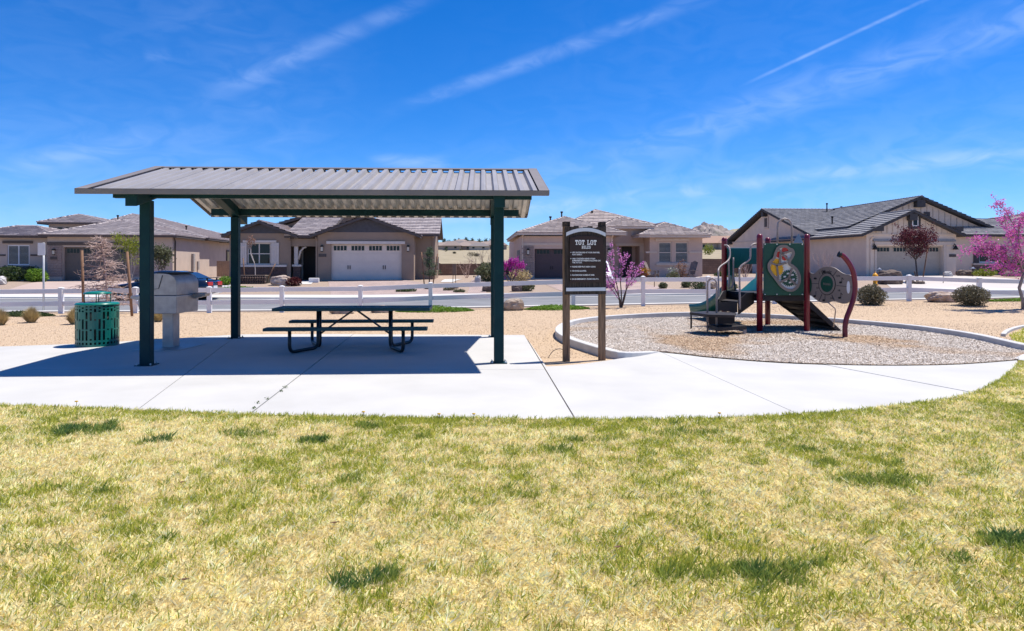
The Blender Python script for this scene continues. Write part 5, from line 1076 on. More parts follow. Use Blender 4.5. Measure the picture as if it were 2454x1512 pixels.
# ------------------------------------------------------------------ distant houses
def tiny_house(u, v, d, wd, ht, wall, tile, label, group):
    x = (u - U0) / F * d; z = EYE + (VH - v) * d / F; o = tag(empty('distant_house', (x, d, z)), label, 'house', group)
    b = MB(); b.bb(-wd / 2, wd / 2, 0, 9, -2.5, ht * .45); b.build('wall', wall, o)
    b = MB(); e = wd / 2 + .6; b.add([(-e, -.6, ht * .45), (e, -.6, ht * .45), (e, 9.6, ht * .45), (-e, 9.6, ht * .45), (-wd * .2, 4.5, ht), (wd * .2, 4.5, ht)], [(0, 1, 5, 4), (1, 2, 5), (2, 3, 4, 5), (3, 0, 4), (3, 2, 1, 0)]); b.build('roof', tile, o)
    for k in (-.28, .22): b = MB(); b.bb(wd * k - .5, wd * k + .5, -.06, -.003, ht * .12, ht * .34); b.build('window', glass, o)
dw = [M('far_stucco_%d' % i, c, .9) for i, c in enumerate(((.42, .34, .27), (.34, .27, .22), (.46, .40, .33)))]; dt = [M('far_roof_%d' % i, c, .9) for i, c in enumerate(((.22, .17, .15), (.27, .21, .18), (.18, .155, .15)))]
for i, (u, v, d, wd) in enumerate(((1062, 595.5, 330, 11), (1081, 597.5, 305, 8), (1094, 596, 340, 12), (1112, 597.5, 312, 7), (1127, 595.8, 335, 13), (1147, 597.3, 308, 9), (1166, 595.7, 338, 12), (1190, 597, 320, 9), (1074, 590, 430, 9), (1103, 589, 400, 10), (1137, 590.5, 425, 11), (1179, 588.5, 415, 9))):
    tiny_house(u, v, d, wd, 3.1 + (i * 7 % 5) * .28, dw[i % 3], dt[(i * 2 + 1) % 3], 'small tan house of the distant row beyond the dry field', 'distant houses beyond the dry field')
for u, v, d, wd in ((1712, 597, 300, 17), (1742, 596, 310, 16), (1764, 597, 296, 14)): tiny_house(u, v, d, wd, 6.0, dw[0], M('far_roof_clay', (.36, .23, .17), .9), 'clay roofed house below the rocky hill', 'clay roofed houses below the rocky hill')
# ------------------------------------------------------------------ plants
leafm = lambda nm, c, c2, tr=.3: M(nm, c, .6, vs=2, col2=c2, island=.75, trans=tr, spec=.3)
bark_b = M('bark_brown', (.12, .085, .07), .9, vs=9, col2=(.06, .043, .036)); bark_p = M('bark_pale', (.36, .31, .27), .9, vs=9, col2=(.22, .18, .155)); stake_m = M('lodgepole_stake', (.26, .14, .08), .85, vs=6, col2=(.15, .085, .05))
redbud_m = leafm('magenta_blossom', (.80, .34, .70), (.58, .15, .46)); redbud2_m = leafm('vivid_magenta_blossom', (.58, .05, .42), (.38, .02, .27)); plum_m = leafm('purple_plum_leaf', (.15, .022, .035), (.055, .010, .016), .22)
lime_m = leafm('lime_leaf', (.30, .32, .035), (.14, .18, .02)); sage_m = leafm('sage_leaf', (.17, .18, .09), (.075, .085, .04)); olive_m = leafm('olive_brown_leaf', (.22, .19, .12), (.06, .06, .032)); bright_m = leafm('bright_green_leaf', (.20, .34, .03), (.09, .18, .02)); dkgreen_m = leafm('dark_green_leaf', (.06, .10, .025), (.022, .042, .012)); conif_m = leafm('blue_green_needles', (.14, .19, .10), (.05, .085, .05))
twig_m = M('dry_pink_twigs', (.56, .42, .37), .9, vs=6, col2=(.32, .22, .19)); tuft_m = M('tan_bunch_grass', (.60, .48, .25), .9, vs=5, col2=(.30, .22, .10), island=.7, trans=.2); rust_m = leafm('rusty_bud', (.34, .17, .09), (.18, .08, .05)); redleaf_m = leafm('red_barberry_leaf', (.12, .02, .022), (.05, .008, .01)); yellow_m = leafm('yellow_flower', (.75, .50, .02), (.55, .30, .01))
def leaf_cloud(c, n, spread, size, rg, flat_=.0):
    c = np.asarray(c, float); k = rg.integers(0, len(c), n); p = c[k] + rg.normal(0, 1, (n, 3)) * np.asarray(spread); return leaf_quads(p, size, rg, flat_)
def leaf_quads(p, size, rg, flat_=0.):
    n = len(p); a = rg.normal(0, 1, (n, 3)); a[:, 2] *= (1 - flat_); a /= np.linalg.norm(a, axis=1)[:, None]; t = rg.normal(0, 1, (n, 3)); b = np.cross(a, t); b /= np.linalg.norm(b, axis=1)[:, None] + 1e-9
    s = rg.uniform(.6, 1.3, n)[:, None] * size; a = a * s; b = b * s * .55
    return np.stack([p - a, p + b * .9, p + a, p - b * .9], 1).reshape(-1, 3)
def grow(p, d, L_, r, lev, rg, mb, tips, spread=.6, kids=(2, 3), up=.15, n=5, shrink=.72):
    pts = [p]; q = p; dd = d.copy()
    for k in range(3):
        dd = (dd + Vector(rg.normal(0, .10, 3)) + Vector((0, 0, up * .3))).normalized(); q = q + dd * L_ / 3; pts.append(q)
    mb.tube(pts, [r, r * .9, r * .8, r * .66], n if lev > 1 else 3, False)
    if lev <= 2: tips.append(pts[2])
    tips_end = q
    if lev <= 0: tips.append(q); return
    for k in range(int(rg.integers(kids[0], kids[1] + 1))):
        v = Vector(rg.normal(0, 1, 3)); v = (v - dd * v.dot(dd)).normalized(); nd = (dd + v * spread * rg.uniform(.6, 1.3) + Vector((0, 0, up))).normalized(); grow(pts[3] if rg.random() < .6 else pts[2], nd, L_ * shrink * rg.uniform(.8, 1.15), r * .62, lev - 1, rg, mb, tips, spread, kids, up, n, shrink)
def tree(name, label, cat, base, ht, stems, lev, leaf, nleaf, lsize, lspread, bark, seed, spread=.6, up=.2, r0=.05, L0=None, kids=(2, 3), lean=.25, group=None, crown='crown', stretch=1.):
    rg = np.random.default_rng(seed); o = tag(empty(name, base), label, cat, group); mb = MB(); tips = []
    for k in range(stems):
        a = k * 2 * math.pi / stems + rg.uniform(0, 1); d = Vector((math.cos(a) * lean, math.sin(a) * lean, 1)).normalized() if stems > 1 else Vector((rg.normal(0, .04), rg.normal(0, .04), 1)).normalized()
        grow(Vector((math.cos(a) * .03 * (stems > 1), math.sin(a) * .03 * (stems > 1), -.05)), d, L0 or ht * .34, r0, lev, rg, mb, tips, spread, kids, up)
    zmax = max(t.z for t in tips); k = ht / zmax * .97
    for i, v in enumerate(mb.v): mb.v[i] = Vector((v.x * k * stretch, v.y * k * stretch, v.z * k))
    tips = [(t.x * k * stretch, t.y * k * stretch, t.z * k) for t in tips]
    mb.build('trunk', bark, o, recalc=False)
    if leaf: V = leaf_cloud(tips, nleaf, lspread, lsize, rg); np_mesh(crown, V, np.arange(len(V)).reshape(-1, 4), leaf, o)
    return o
def onground(u, d): x = (u - U0) / F * d; return Vector((x, d, Z(x, d)))
def stakepole(u0, v0, u1, v1, d, label, r=.035):
    a = P(u0, v0, d); c = P(u1, v1, d); c.z = min(c.z, Z(c.x, c.y)) - .04; o = tag(empty('tree_stake', c), label, 'stake'); b = MB(); b.tube([c, c.lerp(a, .5) + Vector((.005, 0, 0)), a], r, 8); b.build('pole', stake_m, o, True)
# redbuds
rg = np.random.default_rng(12); g0 = onground(1485, 23.1); o = tag(empty('redbud_tree', g0), 'multi stemmed pink blossom redbud beside the rules sign', 'tree'); mb = MB(); tips = []
for k, ln in enumerate((((1388, 1150), (1385, 1050), (1330, 930), (1268, 850), (1235, 770)), ((1390, 1150), (1380, 1000), (1350, 820), (1330, 640), (1318, 465)), ((1395, 1150), (1400, 1000), (1388, 850), (1395, 700), (1365, 555)), ((1400, 1150), (1430, 1020), (1480, 900), (1540, 800), (1625, 680)), ((1400, 1150), (1440, 980), (1450, 820), (1482, 680)), ((1385, 1060), (1310, 950), (1245, 890)), ((1480, 900), (1525, 870), (1605, 760)), ((1350, 820), (1292, 720), (1268, 575)), ((1392, 720), (1425, 620), (1452, 580)), ((1360, 880), (1300, 830), (1262, 700)), ((1445, 850), (1500, 770), (1560, 730)))):
    dy = rg.uniform(-.45, .45); pts = smooth_path([P((1420 + x * .2852) / 1.223, (580 + y * .2852) / 1.223, 23.1) - g0 + Vector((0, dy * i / 4, 0)) for i, (x, y) in enumerate(ln)], 4); n_ = len(pts); r0_ = .026 if k < 5 else .013
    mb.tube(pts, [r0_ * (1 - .75 * i / n_) for i in range(n_)], 6, False)
    for i in range(int(n_ * (.5 if k < 5 else .25)), n_):
        for q in range(2):
            d = (Vector(rg.normal(0, 1, 3)) + Vector((0, 0, .4))).normalized(); L_ = rg.uniform(.05, .16); mb.tube([pts[i], pts[i] + d * L_], [.005, .003], 3, False); tips += [tuple(pts[i]), tuple(pts[i] + d * L_ * .6), tuple(pts[i] + d * L_)]
mb.build('trunk', bark_b, o, recalc=False); V = leaf_cloud(tips, 1250, .035, .030, rg); np_mesh('blossom', V, np.arange(len(V)).reshape(-1, 4), redbud_m, o)
tree('redbud_tree', 'vivid magenta redbud by the left corner of the rosy house', 'tree', onground(1222, 40.5), 1.65, 3, 3, redbud2_m, 1700, .048, .08, bark_b, 15, .45, .3, .03, lean=.3, crown='blossom')
rg = np.random.default_rng(23); g0 = onground(2449, 21.3); o = tag(empty('redbud_tree', g0), 'tall spreading pink blossom redbud with bent trunk in the gravel by the fence', 'tree'); mb = MB(); tips = []
RB = lambda u, v, dy=0.: P(u, v, 21.3) + Vector((0, dy, 0)) - g0
mb.tube([Vector((.02, 0, -.05)), RB(2450, 720), RB(2441, 690), RB(2452, 655)], [.055, .05, .045, .042], 8)
for k, ln in enumerate((((2452, 655), (2425, 630), (2375, 611), (2322, 601)), ((2452, 655), (2428, 606), (2402, 566), (2388, 528)), ((2452, 650), (2446, 570), (2428, 512), (2410, 486)), ((2450, 655), (2412, 648), (2372, 638)), ((2452, 645), (2472, 560), (2478, 500)), ((2455, 640), (2500, 600), (2545, 570)), ((2425, 630), (2385, 590), (2345, 575)), ((2440, 600), (2440, 550), (2452, 520)), ((2450, 650), (2490, 630), (2540, 620)), ((2420, 620), (2400, 600), (2360, 596)))):
    dy = rg.uniform(-.5, .5); pts = smooth_path([RB(u, v, dy * i / 3) for i, (u, v) in enumerate(ln)], 4); n_ = len(pts); mb.tube(pts, [.026 - .019 * i / n_ for i in range(n_)], 6, False)
    for i in range(2, n_):
        for q in range(4):
            d = Vector(rg.normal(0, 1, 3)) + Vector((-.25, 0, .35)); d.normalize(); L_ = rg.uniform(.10, .32); e = pts[i] + d * L_; mb.tube([pts[i], pts[i] + d * L_ * .5, e], [.007, .005, .003], 3, False); tips += [tuple(pts[i] + d * L_ * t) for t in (.35, .7, 1.)]
mb.build('trunk', bark_p, o, recalc=False); V = leaf_cloud(tips, 5600, .05, .034, rg); np_mesh('blossom', V, np.arange(len(V)).reshape(-1, 4), leafm('hot_pink_blossom', (.78, .22, .60), (.55, .09, .38)), o)
V = leaf_cloud(tips, 260, .08, .03, rg); np_mesh('young_leaves', V, np.arange(len(V)).reshape(-1, 4), leafm('young_bronze_leaf', (.40, .30, .10), (.22, .15, .06)), o)
# purple plum
rg = np.random.default_rng(4); o = tag(empty('purple_plum_tree', onground(2199, 40)), 'young purple leaf plum tree with rounded crown before the grey roofed house', 'tree'); mb = MB(); tips = []
mb.tube([(0, 0, -.05), (-.08, 0, .6), (-.15, 0, 1.35)], [.055, .045, .04], 8)
for k in range(16): a = rg.uniform(0, 6.28); grow(Vector((-.15, 0, 1.3)), Vector((math.cos(a) * .75, math.sin(a) * .75, 1)).normalized(), .86, .022, 2, rg, mb, tips, .45, (2, 3), .22)
mb.build('trunk', bark_b, o, recalc=False); t = np.array([tuple(q) for q in tips]); c = np.array([-.22, 0, 2.42]); e = (t - c) / np.array([1.12, 1.05, .98]); l = np.linalg.norm(e, axis=1)[:, None]; t = c + e / np.maximum(l, 1) * np.array([1.12, 1.05, .98])
V = leaf_cloud(t, 5200, .14, .052, rg); np_mesh('crown', V, np.arange(len(V)).reshape(-1, 4), plum_m, o)
sp = np.array([(-1.0 - .12 * k, -.1, 3.0 + .12 * k) for k in range(5)] + [(.75 + .05 * k, 0, 3.0 + .16 * k) for k in range(4)] + [(-1.2 - .1 * k, 0, 2.2 + .05 * k) for k in range(4)]); V = leaf_cloud(sp, 130, .05, .05, rg); np_mesh('stray_shoots', V, np.arange(len(V)).reshape(-1, 4), plum_m, o)
stakepole(2223, 580 + 20 * .3, 2207, 686, 40.2, 'leaning brown stake beside the purple plum tree'); stakepole(2190, 650, 2198, 686, 39.8, 'short stake at the foot of the purple plum tree')
# dead conifer between two stakes
rg = np.random.default_rng(9); o = tag(empty('bare_conifer', onground(257, 21.6)), 'leafless pinkish brown conifer sapling between two stakes', 'tree'); mb = MB(); tw = MB()
mb.tube([(0, 0, -.05), (-.03, 0, .8), (-.08, 0, 1.6), (-.17, 0, 2.2), (-.22, 0, 2.48)], [.035, .03, .022, .014, .006], 8)
for k in range(120):
    z = .30 + 2.15 * (k / 120) + rg.uniform(-.03, .03); a = rg.uniform(0, 6.28); L_ = (.82 * (1 - (z - .3) / 2.3) ** .75 + .14) * rg.uniform(.45, 1.15); x = -.03 * (z / .8) if z < .8 else -.03 - .19 * (z - .8) / 1.68
    p = Vector((x, 0, z)); d = Vector((math.cos(a), math.sin(a), rg.uniform(-.15, .25))); pts = [p]
    for q in range(4): d = (d + Vector((0, 0, -.07 + .10 * (q > 1)))).normalized(); p = p + d * L_ / 4; pts.append(p.copy())
    tw.tube(pts, [.013, .011, .009, .007, .004], 4, False)
    for q in range(9): b0 = pts[1 + q % 4]; e = (d + Vector(rg.normal(0, .6, 3))).normalized(); tw.tube([b0, b0 + e * .10 * rg.uniform(.5, 1.2), b0 + e * .16 + Vector((0, 0, rg.uniform(-.04, .05)))], [.008, .006, .003], 3, False)
mb.build('trunk', twig_m, o, recalc=False); tw.build('bare_twigs', twig_m, o, recalc=False)
stakepole(195.5, 600, 200, 752, 21.0, 'grey brown stake left of the leafless sapling, nearer the street sign', .04); stakepole(304, 603, 316, 755, 21.0, 'orange brown stake right of the leafless sapling, by the grill', .04)
tree('lime_green_tree', 'young lime green leafed tree on the driveway side of the greige house', 'tree', onground(307, 39.5), 3.2, 2, 3, lime_m, 1500, .055, .11, bark_p, 31, .38, .35, .03, lean=.15)
tree('sage_shrub_tree', 'grey green leafy shrub tree by the corner of the greige house', 'tree', onground(386, 44.5), 2.4, 4, 3, sage_m, 2000, .07, .14, bark_b, 33, .4, .3, .03, lean=.2)
# house 2 yard
gb = onground(607, 43.0); o = tag(empty('gabion_planter', gb), 'dark stone filled wire basket planter before the shuttered window', 'planter'); b = MB(); b.bb(-1.05, .90, -.45, .45, -.1, .50); b.build('fill', M('gabion_core', (.03, .024, .022), .95), o); gm = M('gabion_stone', (.17, .115, .10), .9, vs=4, col2=(.07, .048, .043)); sm_ = []
for k in range(4): b = MB(); b.lathe([(0, -.5), (.36, -.3), (.5, .05), (.3, .42), (0, .5)], n=6); me = bpy.data.meshes.new('stone'); me.from_pydata([tuple(v) for v in b.v], [], b.f); me.materials.append(gm); sm_.append(me)
for i in range(13):
    for j in range(4): q = bpy.data.objects.new('stone', sm_[(i + j) % 4]); COL.objects.link(q); q.parent = o; q.location = (-.98 + i * .152 + (j % 2) * .05, -.45, -.02 + j * .13); q.scale = (random.uniform(.13, .17), .12, random.uniform(.10, .15)); q.rotation_euler = (0, random.uniform(0, 6), random.uniform(0, 6))
b = MB()
for i in range(14): b.tube([(-1.06 + i * .15, -.53, -.1), (-1.06 + i * .15, -.53, .54)], .006, 4)
for j in range(5): b.tube([(-1.07, -.53, -.05 + j * .146), (.91, -.53, -.05 + j * .146)], .006, 4)
b.build('wire_mesh', M('rusty_wire', (.16, .10, .08), .7), o); b = MB(); b.bb(-1.02, .87, -.40, .40, .502, .53); b.build('soil', yard_m, o)
tree('bare_whitish_tree', 'pale leafless young tree with rusty buds in the gabion planter', 'tree', gb + Vector((.10, 0, .5)), 2.55, 1, 4, rust_m, 240, .045, .05, M('bark_white', (.55, .49, .46), .9, vs=9, col2=(.40, .35, .32)), 41, .42, .30, .032, L0=.75, kids=(2, 3), crown='buds', stretch=.95)
stakepole(582, 618, 586, 660, 43.1, 'thin stake left of the pale leafless tree, by the shutter'); stakepole(659, 632, 634, 664, 43.0, 'leaning stake between pale leafless tree and boulder')
rg = np.random.default_rng(77); o = tag(empty('young_cypress', onground(1028, 41)), 'young blue green conifer held between two leaning stakes', 'tree'); mb = MB(); mb.tube([(0, 0, -.05), (0, 0, 1.2), (.03, 0, 2.2)], [.04, .028, .01], 6); pts = []
for k in range(90): z = .45 + 1.75 * rg.random(); a = rg.uniform(0, 6.28); L_ = (.55 * (1 - (z - .45) / 1.9) + .10) * rg.uniform(.5, 1.2); q = Vector((math.cos(a), math.sin(a), .35)); mb.tube([(0, 0, z), Vector((0, 0, z)) + q * L_], [.01, .004], 3, False); pts += [tuple(Vector((0, 0, z)) + q * L_ * t) for t in (.4, .7, 1.)]
mb.build('trunk', bark_b, o, recalc=False); V = leaf_cloud(pts, 2200, .05, .04, rg); np_mesh('needles', V, np.arange(len(V)).reshape(-1, 4), conif_m, o)
stakepole(1009, 604, 1016, 678, 41, 'leaning stake on the garage side of the young conifer'); stakepole(1048, 608, 1036, 676, 41, 'leaning stake on the side wall side of the young conifer')
# shrubs
def shrub(name, label, u, d, wd, ht, leaf, n, ls, seed, group=None, cat='shrub', dep=None):
    rg = np.random.default_rng(seed); o = tag(empty(name, onground(u, d)), label, cat, group); mb = MB(); dep = dep or wd
    p = rg.normal(0, 1, (n, 3)); p /= np.linalg.norm(p, axis=1)[:, None]; r = rg.random(n)[:, None] ** .35; lump = 1 + .22 * (fbm(p[:, 0] * 2 + 5, p[:, 2] * 2 + p[:, 1] * 2 + 5, seed, 3, 1.4) - .5)[:, None] * 2
    p = p * r * lump * np.array([wd / 2, dep / 2, ht * .56]) + np.array([0, 0, ht * .46]); p[:, 2] = np.abs(p[:, 2]); V = leaf_quads(p, ls, rg)
    for k in range(14): a = rg.uniform(0, 6.28); mb.tube([(0, 0, -.03), (math.cos(a) * wd * .2, math.sin(a) * dep * .2, ht * .4), (math.cos(a) * wd * .36, math.sin(a) * dep * .36, ht * .75)], [.012, .008, .004], 4, False)
    mb.build('stems', bark_b, o, recalc=False); np_mesh('foliage', V, np.arange(len(V)).reshape(-1, 4), leaf, o); return o
shrub('evergreen_shrub', 'rounded olive shrub in gravel beside the curved maroon post', 2086, 22.9, 1.0, .68, olive_m, 5200, .028, 51); shrub('evergreen_shrub', 'wide rounded olive shrub in gravel in front of the flat boulder', 2326, 22.2, 1.08, .66, olive_m, 5600, .028, 52)
shrub('leafy_bush', 'dark green bush under the window of the greige house', 25, 48.6, 2.1, 1.15, dkgreen_m, 1500, .08, 53); shrub('leafy_bush', 'bright green bush beside the stone pillar of the greige house', 88, 47, 1.4, .95, bright_m, 1300, .08, 54); shrub('leafy_bush', 'dark bush behind the bright green bush by the greige house', 76, 48.3, 1.2, 1.1, dkgreen_m, 900, .08, 55)
shrub('grey_dome_shrub', 'small grey green dome shrub beside the pale rock of the greige yard', 8, 44.5, .6, .5, sage_m, 600, .05, 56); shrub('grass_clump', 'bright green clump in the rock bed between greige and taupe houses', 541, 42, 1.0, .55, bright_m, 900, .06, 57)
shrub('red_barberry', 'low dark red shrub beside the tan boulder of the taupe house', 704, 41, 1.0, .55, redleaf_m, 800, .06, 58); shrub('low_mat', 'flat green mat plant before the gabion planter', 570, 38.5, 1.9, .22, bright_m, 900, .05, 59, dep=1.0); shrub('low_mat', 'flat green mat plant right of the paver driveway', 972, 37, 1.3, .2, dkgreen_m, 600, .05, 60, dep=.8)
shrub('low_mat', 'small olive mat plant by the conifer, nearer the side path', 1075, 37.5, .7, .18, olive_m, 300, .05, 61, dep=.6); shrub('low_mat', 'small olive mat plant beside the brown pavers path', 1100, 36.2, .7, .18, sage_m, 300, .05, 62, dep=.6)
shrub('desert_shrub', 'spiky grey green shrub left of the magenta redbud', 1172, 44, 2.0, 1.2, sage_m, 1600, .09, 63); shrub('rosemary_shrub', 'grey green mound shrub beside the paver driveway of the rosy house', 1262, 36.5, .9, .55, sage_m, 1000, .05, 64); shrub('dry_shrub', 'dry tan shrub at the stone pillar of the rosy house', 1246, 44, 1.6, .8, tuft_m, 900, .06, 65)
for k, (u, d, wd, ht, lf, lab) in enumerate(((1588, 37, .5, .35, sage_m, 'small sage mound right of the sign redbud across the road'), (1642, 37.5, .5, .4, sage_m, 'small upright sage mound beside the round green mound'), (1668, 35.8, .95, .65, dkgreen_m, 'round dark green mound shrub across the road by pale rocks'), (1752, 36, .7, .3, sage_m, 'low sage mound behind the maroon posts'), (1612, 43.5, .95, .6, sage_m, 'grey mound between the two lounge chairs'), (1722, 44, .8, .5, dkgreen_m, 'dark green mound near the corner of the rosy house'), (1755, 43, .9, .5, olive_m, 'olive mound beside the yellow flowers'))): shrub('mound_shrub', lab, u, d, wd, ht, lf, 700, .045, 70 + k)
shrub('yellow_flowers', 'clump of yellow flowers at the corner of the rosy house', 1736, 44.5, .7, .6, yellow_m, 450, .05, 85); shrub('red_twig_shrub', 'reddish twiggy shrub beside the wooden chairs', 1631, 44.4, .8, 1.35, rust_m, 350, .05, 86)
shrub('lime_shrub', 'yellow green flowering bush at the stone wainscot of the grey roofed house', 2358, 47.5, 1.5, .55, lime_m, 900, .06, 87); shrub('leafy_bush', 'dark green bush under the stone wainscot behind the pink redbud', 2424, 48.5, 2.0, 1.4, dkgreen_m, 1400, .09, 88)
shrub('field_tree', 'round bright green tree in the dry field beyond the wall', 1697, 180, 3.2, 2.9, lime_m, 500, .2, 89, cat='tree'); shrub('field_tree', 'green tree in the dry field showing left of the rosy house', 1233, 182, 2.6, 2.3, lime_m, 400, .2, 90, cat='tree')
for k, (u, d, wd, ht) in enumerate(((1068, 265, 1.8, 1.9), (1130, 171, 2.9, 1.2), (1142, 170, 1.6, .9), (1088, 215, 1.2, .7), (1104, 300, 1.6, .9))): shrub('field_bush', 'dark scrub bush in the dry field beyond the block wall', u, d, wd, ht, dkgreen_m if k == 0 else olive_m, 300, .12, 91 + k, 'scrub bushes in the dry field')
for k, (u, v, d) in enumerate(((1098, 581, 545), (1116, 579, 545), (1064, 581, 545), (1130, 581, 540), (1147, 582, 545), (1163, 582, 540), (1175, 583, 540), (1184, 583, 545), (1089, 583, 520), (1121, 586, 500), (1155, 587, 500), (1075, 586, 505))):
    q = P(u, v + 3, d); rg = np.random.default_rng(200 + k); o = tag(empty('hilltop_tree', q), 'small dark tree dotted on the far hill', 'tree', 'trees on the far hill'); b = MB(); b.tube([(0, 0, -1), (0, 0, 2)], .2, 5); b.build('trunk', bark_b, o); V = leaf_cloud([(0, 0, 2.4), (.8, 0, 2), (-.8, .4, 1.8), (.2, 0, 3.4)], 160, .6, .5, rg); np_mesh('crown', V, np.arange(len(V)).reshape(-1, 4), dkgreen_m, o)
# bare shrubs between houses
tree('bare_bush', 'bare grey shrub in front of the brown block wall', 'shrub', onground(1155, 57), 2.6, 5, 3, None, 0, 0, 0, bark_p, 61, .5, .2, .03, lean=.4); tree('bare_bush', 'bare tan shrub leaning beside the side walk of the taupe house', 'shrub', onground(1118, 52), 1.8, 5, 3, None, 0, 0, 0, twig_m, 62, .6, .1, .02, lean=.6); tree('bare_bush', 'bare pinkish shrub by the wall of the grey roofed house', 'shrub', onground(1975, 50), 2.3, 5, 3, None, 0, 0, 0, twig_m, 63, .4, .3, .02, lean=.3)
tree('bare_bush', 'bare tan twiggy shrub seen behind the green slide hood', 'shrub', onground(1785, 47), 2.2, 6, 3, None, 0, 0, 0, twig_m, 64, .5, .2, .02, lean=.5)
# bunch grasses in the park gravel
def bunch(label, u, v, wd, ht, seed, group=None):
    rg = np.random.default_rng(seed); g = G(u, v); o = tag(empty('bunch_grass', (g.x, g.y, Z(g.x, g.y))), label, 'grass clump', group); n = 2600; a = rg.uniform(0, 6.28, n); l = rg.uniform(0, 1, n) ** .55; th = l * 1.35; R_ = rg.uniform(.55, 1.12, n); L_ = ht * R_; base = np.stack([np.cos(a) * l * wd * .15, np.sin(a) * l * wd * .15, np.full(n, -.01)], -1); tip = np.stack([np.cos(a) * np.sin(th) * R_ * wd * .52, np.sin(a) * np.sin(th) * R_ * wd * .52, L_ * np.cos(th) + .05], -1) + rg.normal(0, .012, (n, 3)); mid = (base + tip) / 2 + np.stack([np.zeros(n), np.zeros(n), L_ * .12], -1); s = np.stack([-np.sin(a), np.cos(a), np.zeros(n)], -1) * .0042
    V = np.stack([base - s, base + s, mid + s, mid - s, tip], 1).reshape(-1, 3); i5 = np.arange(n) * 5; np_mesh('blades', V, np.concatenate([np.stack([i5, i5 + 1, i5 + 2], -1), np.stack([i5, i5 + 2, i5 + 3], -1), np.stack([i5 + 3, i5 + 2, i5 + 4], -1)]), tuft_m, o)
    b = MB(); b.lathe([(0, -.02), (wd * .15, 0), (wd * .12, ht * .12), (0, ht * .16)], n=9); b.build('crown_base', M('tuft_base', (.16, .115, .06), .95), o)
bunch('tan rounded bunch grass in gravel in front of the street sign', 74, 773, .52, .40, 1); bunch('tan bunch grass in gravel at the left end, away from the bin', 0, 779, .5, .40, 2); bunch('tan bunch grass half hidden behind the litter bin', 178, 777, .5, .42, 3); bunch('tan bunch grass behind the grill pedestal', 378, 771, .42, .30, 4)
# ground cover under the fence
def mat_cover(label, u0, u1, d0, d1, leaf, n, seed, ht=.10):
    rg = np.random.default_rng(seed); u = rg.uniform(u0, u1, n); t = rg.random(n); s = np.sin(np.pi * np.clip((u - u0) / (u1 - u0), 0, 1)) ** .6; d = d0 + (d1 - d0) * (.5 + (t - .5) * s); x = (u - U0) / F * d; p = np.stack([x, d, zg(x, d) + rg.random(n) * ht * s * (.6 + .8 * fbm(x, d, seed, 3, 2.))], -1); V = leaf_quads(p, .028, rg, .3); o = np_mesh('ground_cover', V, np.arange(len(V)).reshape(-1, 4), leaf); tag(o, label, 'ground cover', kind='stuff')
mat_cover('green creeping ground cover at the fence behind the table', 947, 1135, 21.9, 23.3, bright_m, 7000, 1, .16); mat_cover('green creeping ground cover at the fence behind the sign', 1254, 1412, 22.2, 23.4, bright_m, 5500, 2, .13); mat_cover('green creeping ground cover at the foot of the street sign', -20, 132, 20.6, 21.9, dkgreen_m, 6000, 3, .12); mat_cover('green strip of grass at the fence by the pink redbud', 2350, 2560, 23.4, 24.2, bright_m, 5000, 4, .1)
# ------------------------------------------------------------------ boulders
def boulder(label, u, d, wd, dp, ht, mat, seed, name='boulder', flat_=.6, sink=.12, rz=0.):
    rg = np.random.default_rng(seed); bm = bmesh.new(); bmesh.ops.create_icosphere(bm, subdivisions=4, radius=1)
    co = np.array([tuple(v.co) for v in bm.verts]); nz = fbm(co[:, 0] * 1.3 + 9, co[:, 1] * 1.3 + co[:, 2] * 1.7 + 9, seed, 4, 1.3); nf = fbm(co[:, 0] * 5 + 9, co[:, 1] * 5 + co[:, 2] * 6 + 9, seed + 3, 3, 1.3)
    for v, a, f in zip(bm.verts, nz, nf):
        c = v.co.copy(); q = Vector([math.copysign(abs(k) ** flat_, k) for k in c]); c = c.lerp(q, .6) * (.75 + .55 * a + .16 * f); v.co = (c.x * wd / 2, c.y * dp / 2, c.z * ht / 2 + ht * (.5 - sink))
    me = bpy.data.meshes.new(name); bm.to_mesh(me); bm.free(); o = link(name, me, mat, None, onground(u, d), rz); return tag(o, label, 'rock')
rk = M('tan_granite', (.46, .37, .29), .9, vs=5, col2=(.24, .18, .135), bump=.9, bs=14, detail=9); rkp = M('pale_granite', (.56, .47, .40), .9, vs=3, col2=(.27, .185, .14), bump=.7, bs=9, detail=9); rkd = M('brown_rock', (.18, .13, .105), .9, vs=5, col2=(.09, .065, .055), bump=.8, bs=12); rkw = M('pale_grey_rock', (.55, .53, .51), .9, vs=5, col2=(.36, .34, .33), bump=.5, bs=12)
boulder('rough tan boulder in gravel right of the shelter posts', 1229, 22.6, .66, .5, .42, rk, 3); boulder('flat topped pale boulder behind the wide olive shrub', 2257, 23.8, 1.0, .7, .40, rkp, 8, flat_=.75); boulder('long flat tan rock in gravel behind the picnic table', 822, 22.0, .75, .4, .24, rk, 12, 'rock_slab'); boulder('grey flat topped rock behind the right end of the table', 912, 22.3, .62, .4, .26, rkp, 13, 'rock_slab')
boulder('large tan boulder in the yard of the taupe house', 672, 41.5, 1.0, .85, .66, rkp, 16); boulder('pale rock at the corner of the greige house yard', -6, 43, .9, .7, .6, rkw, 17)
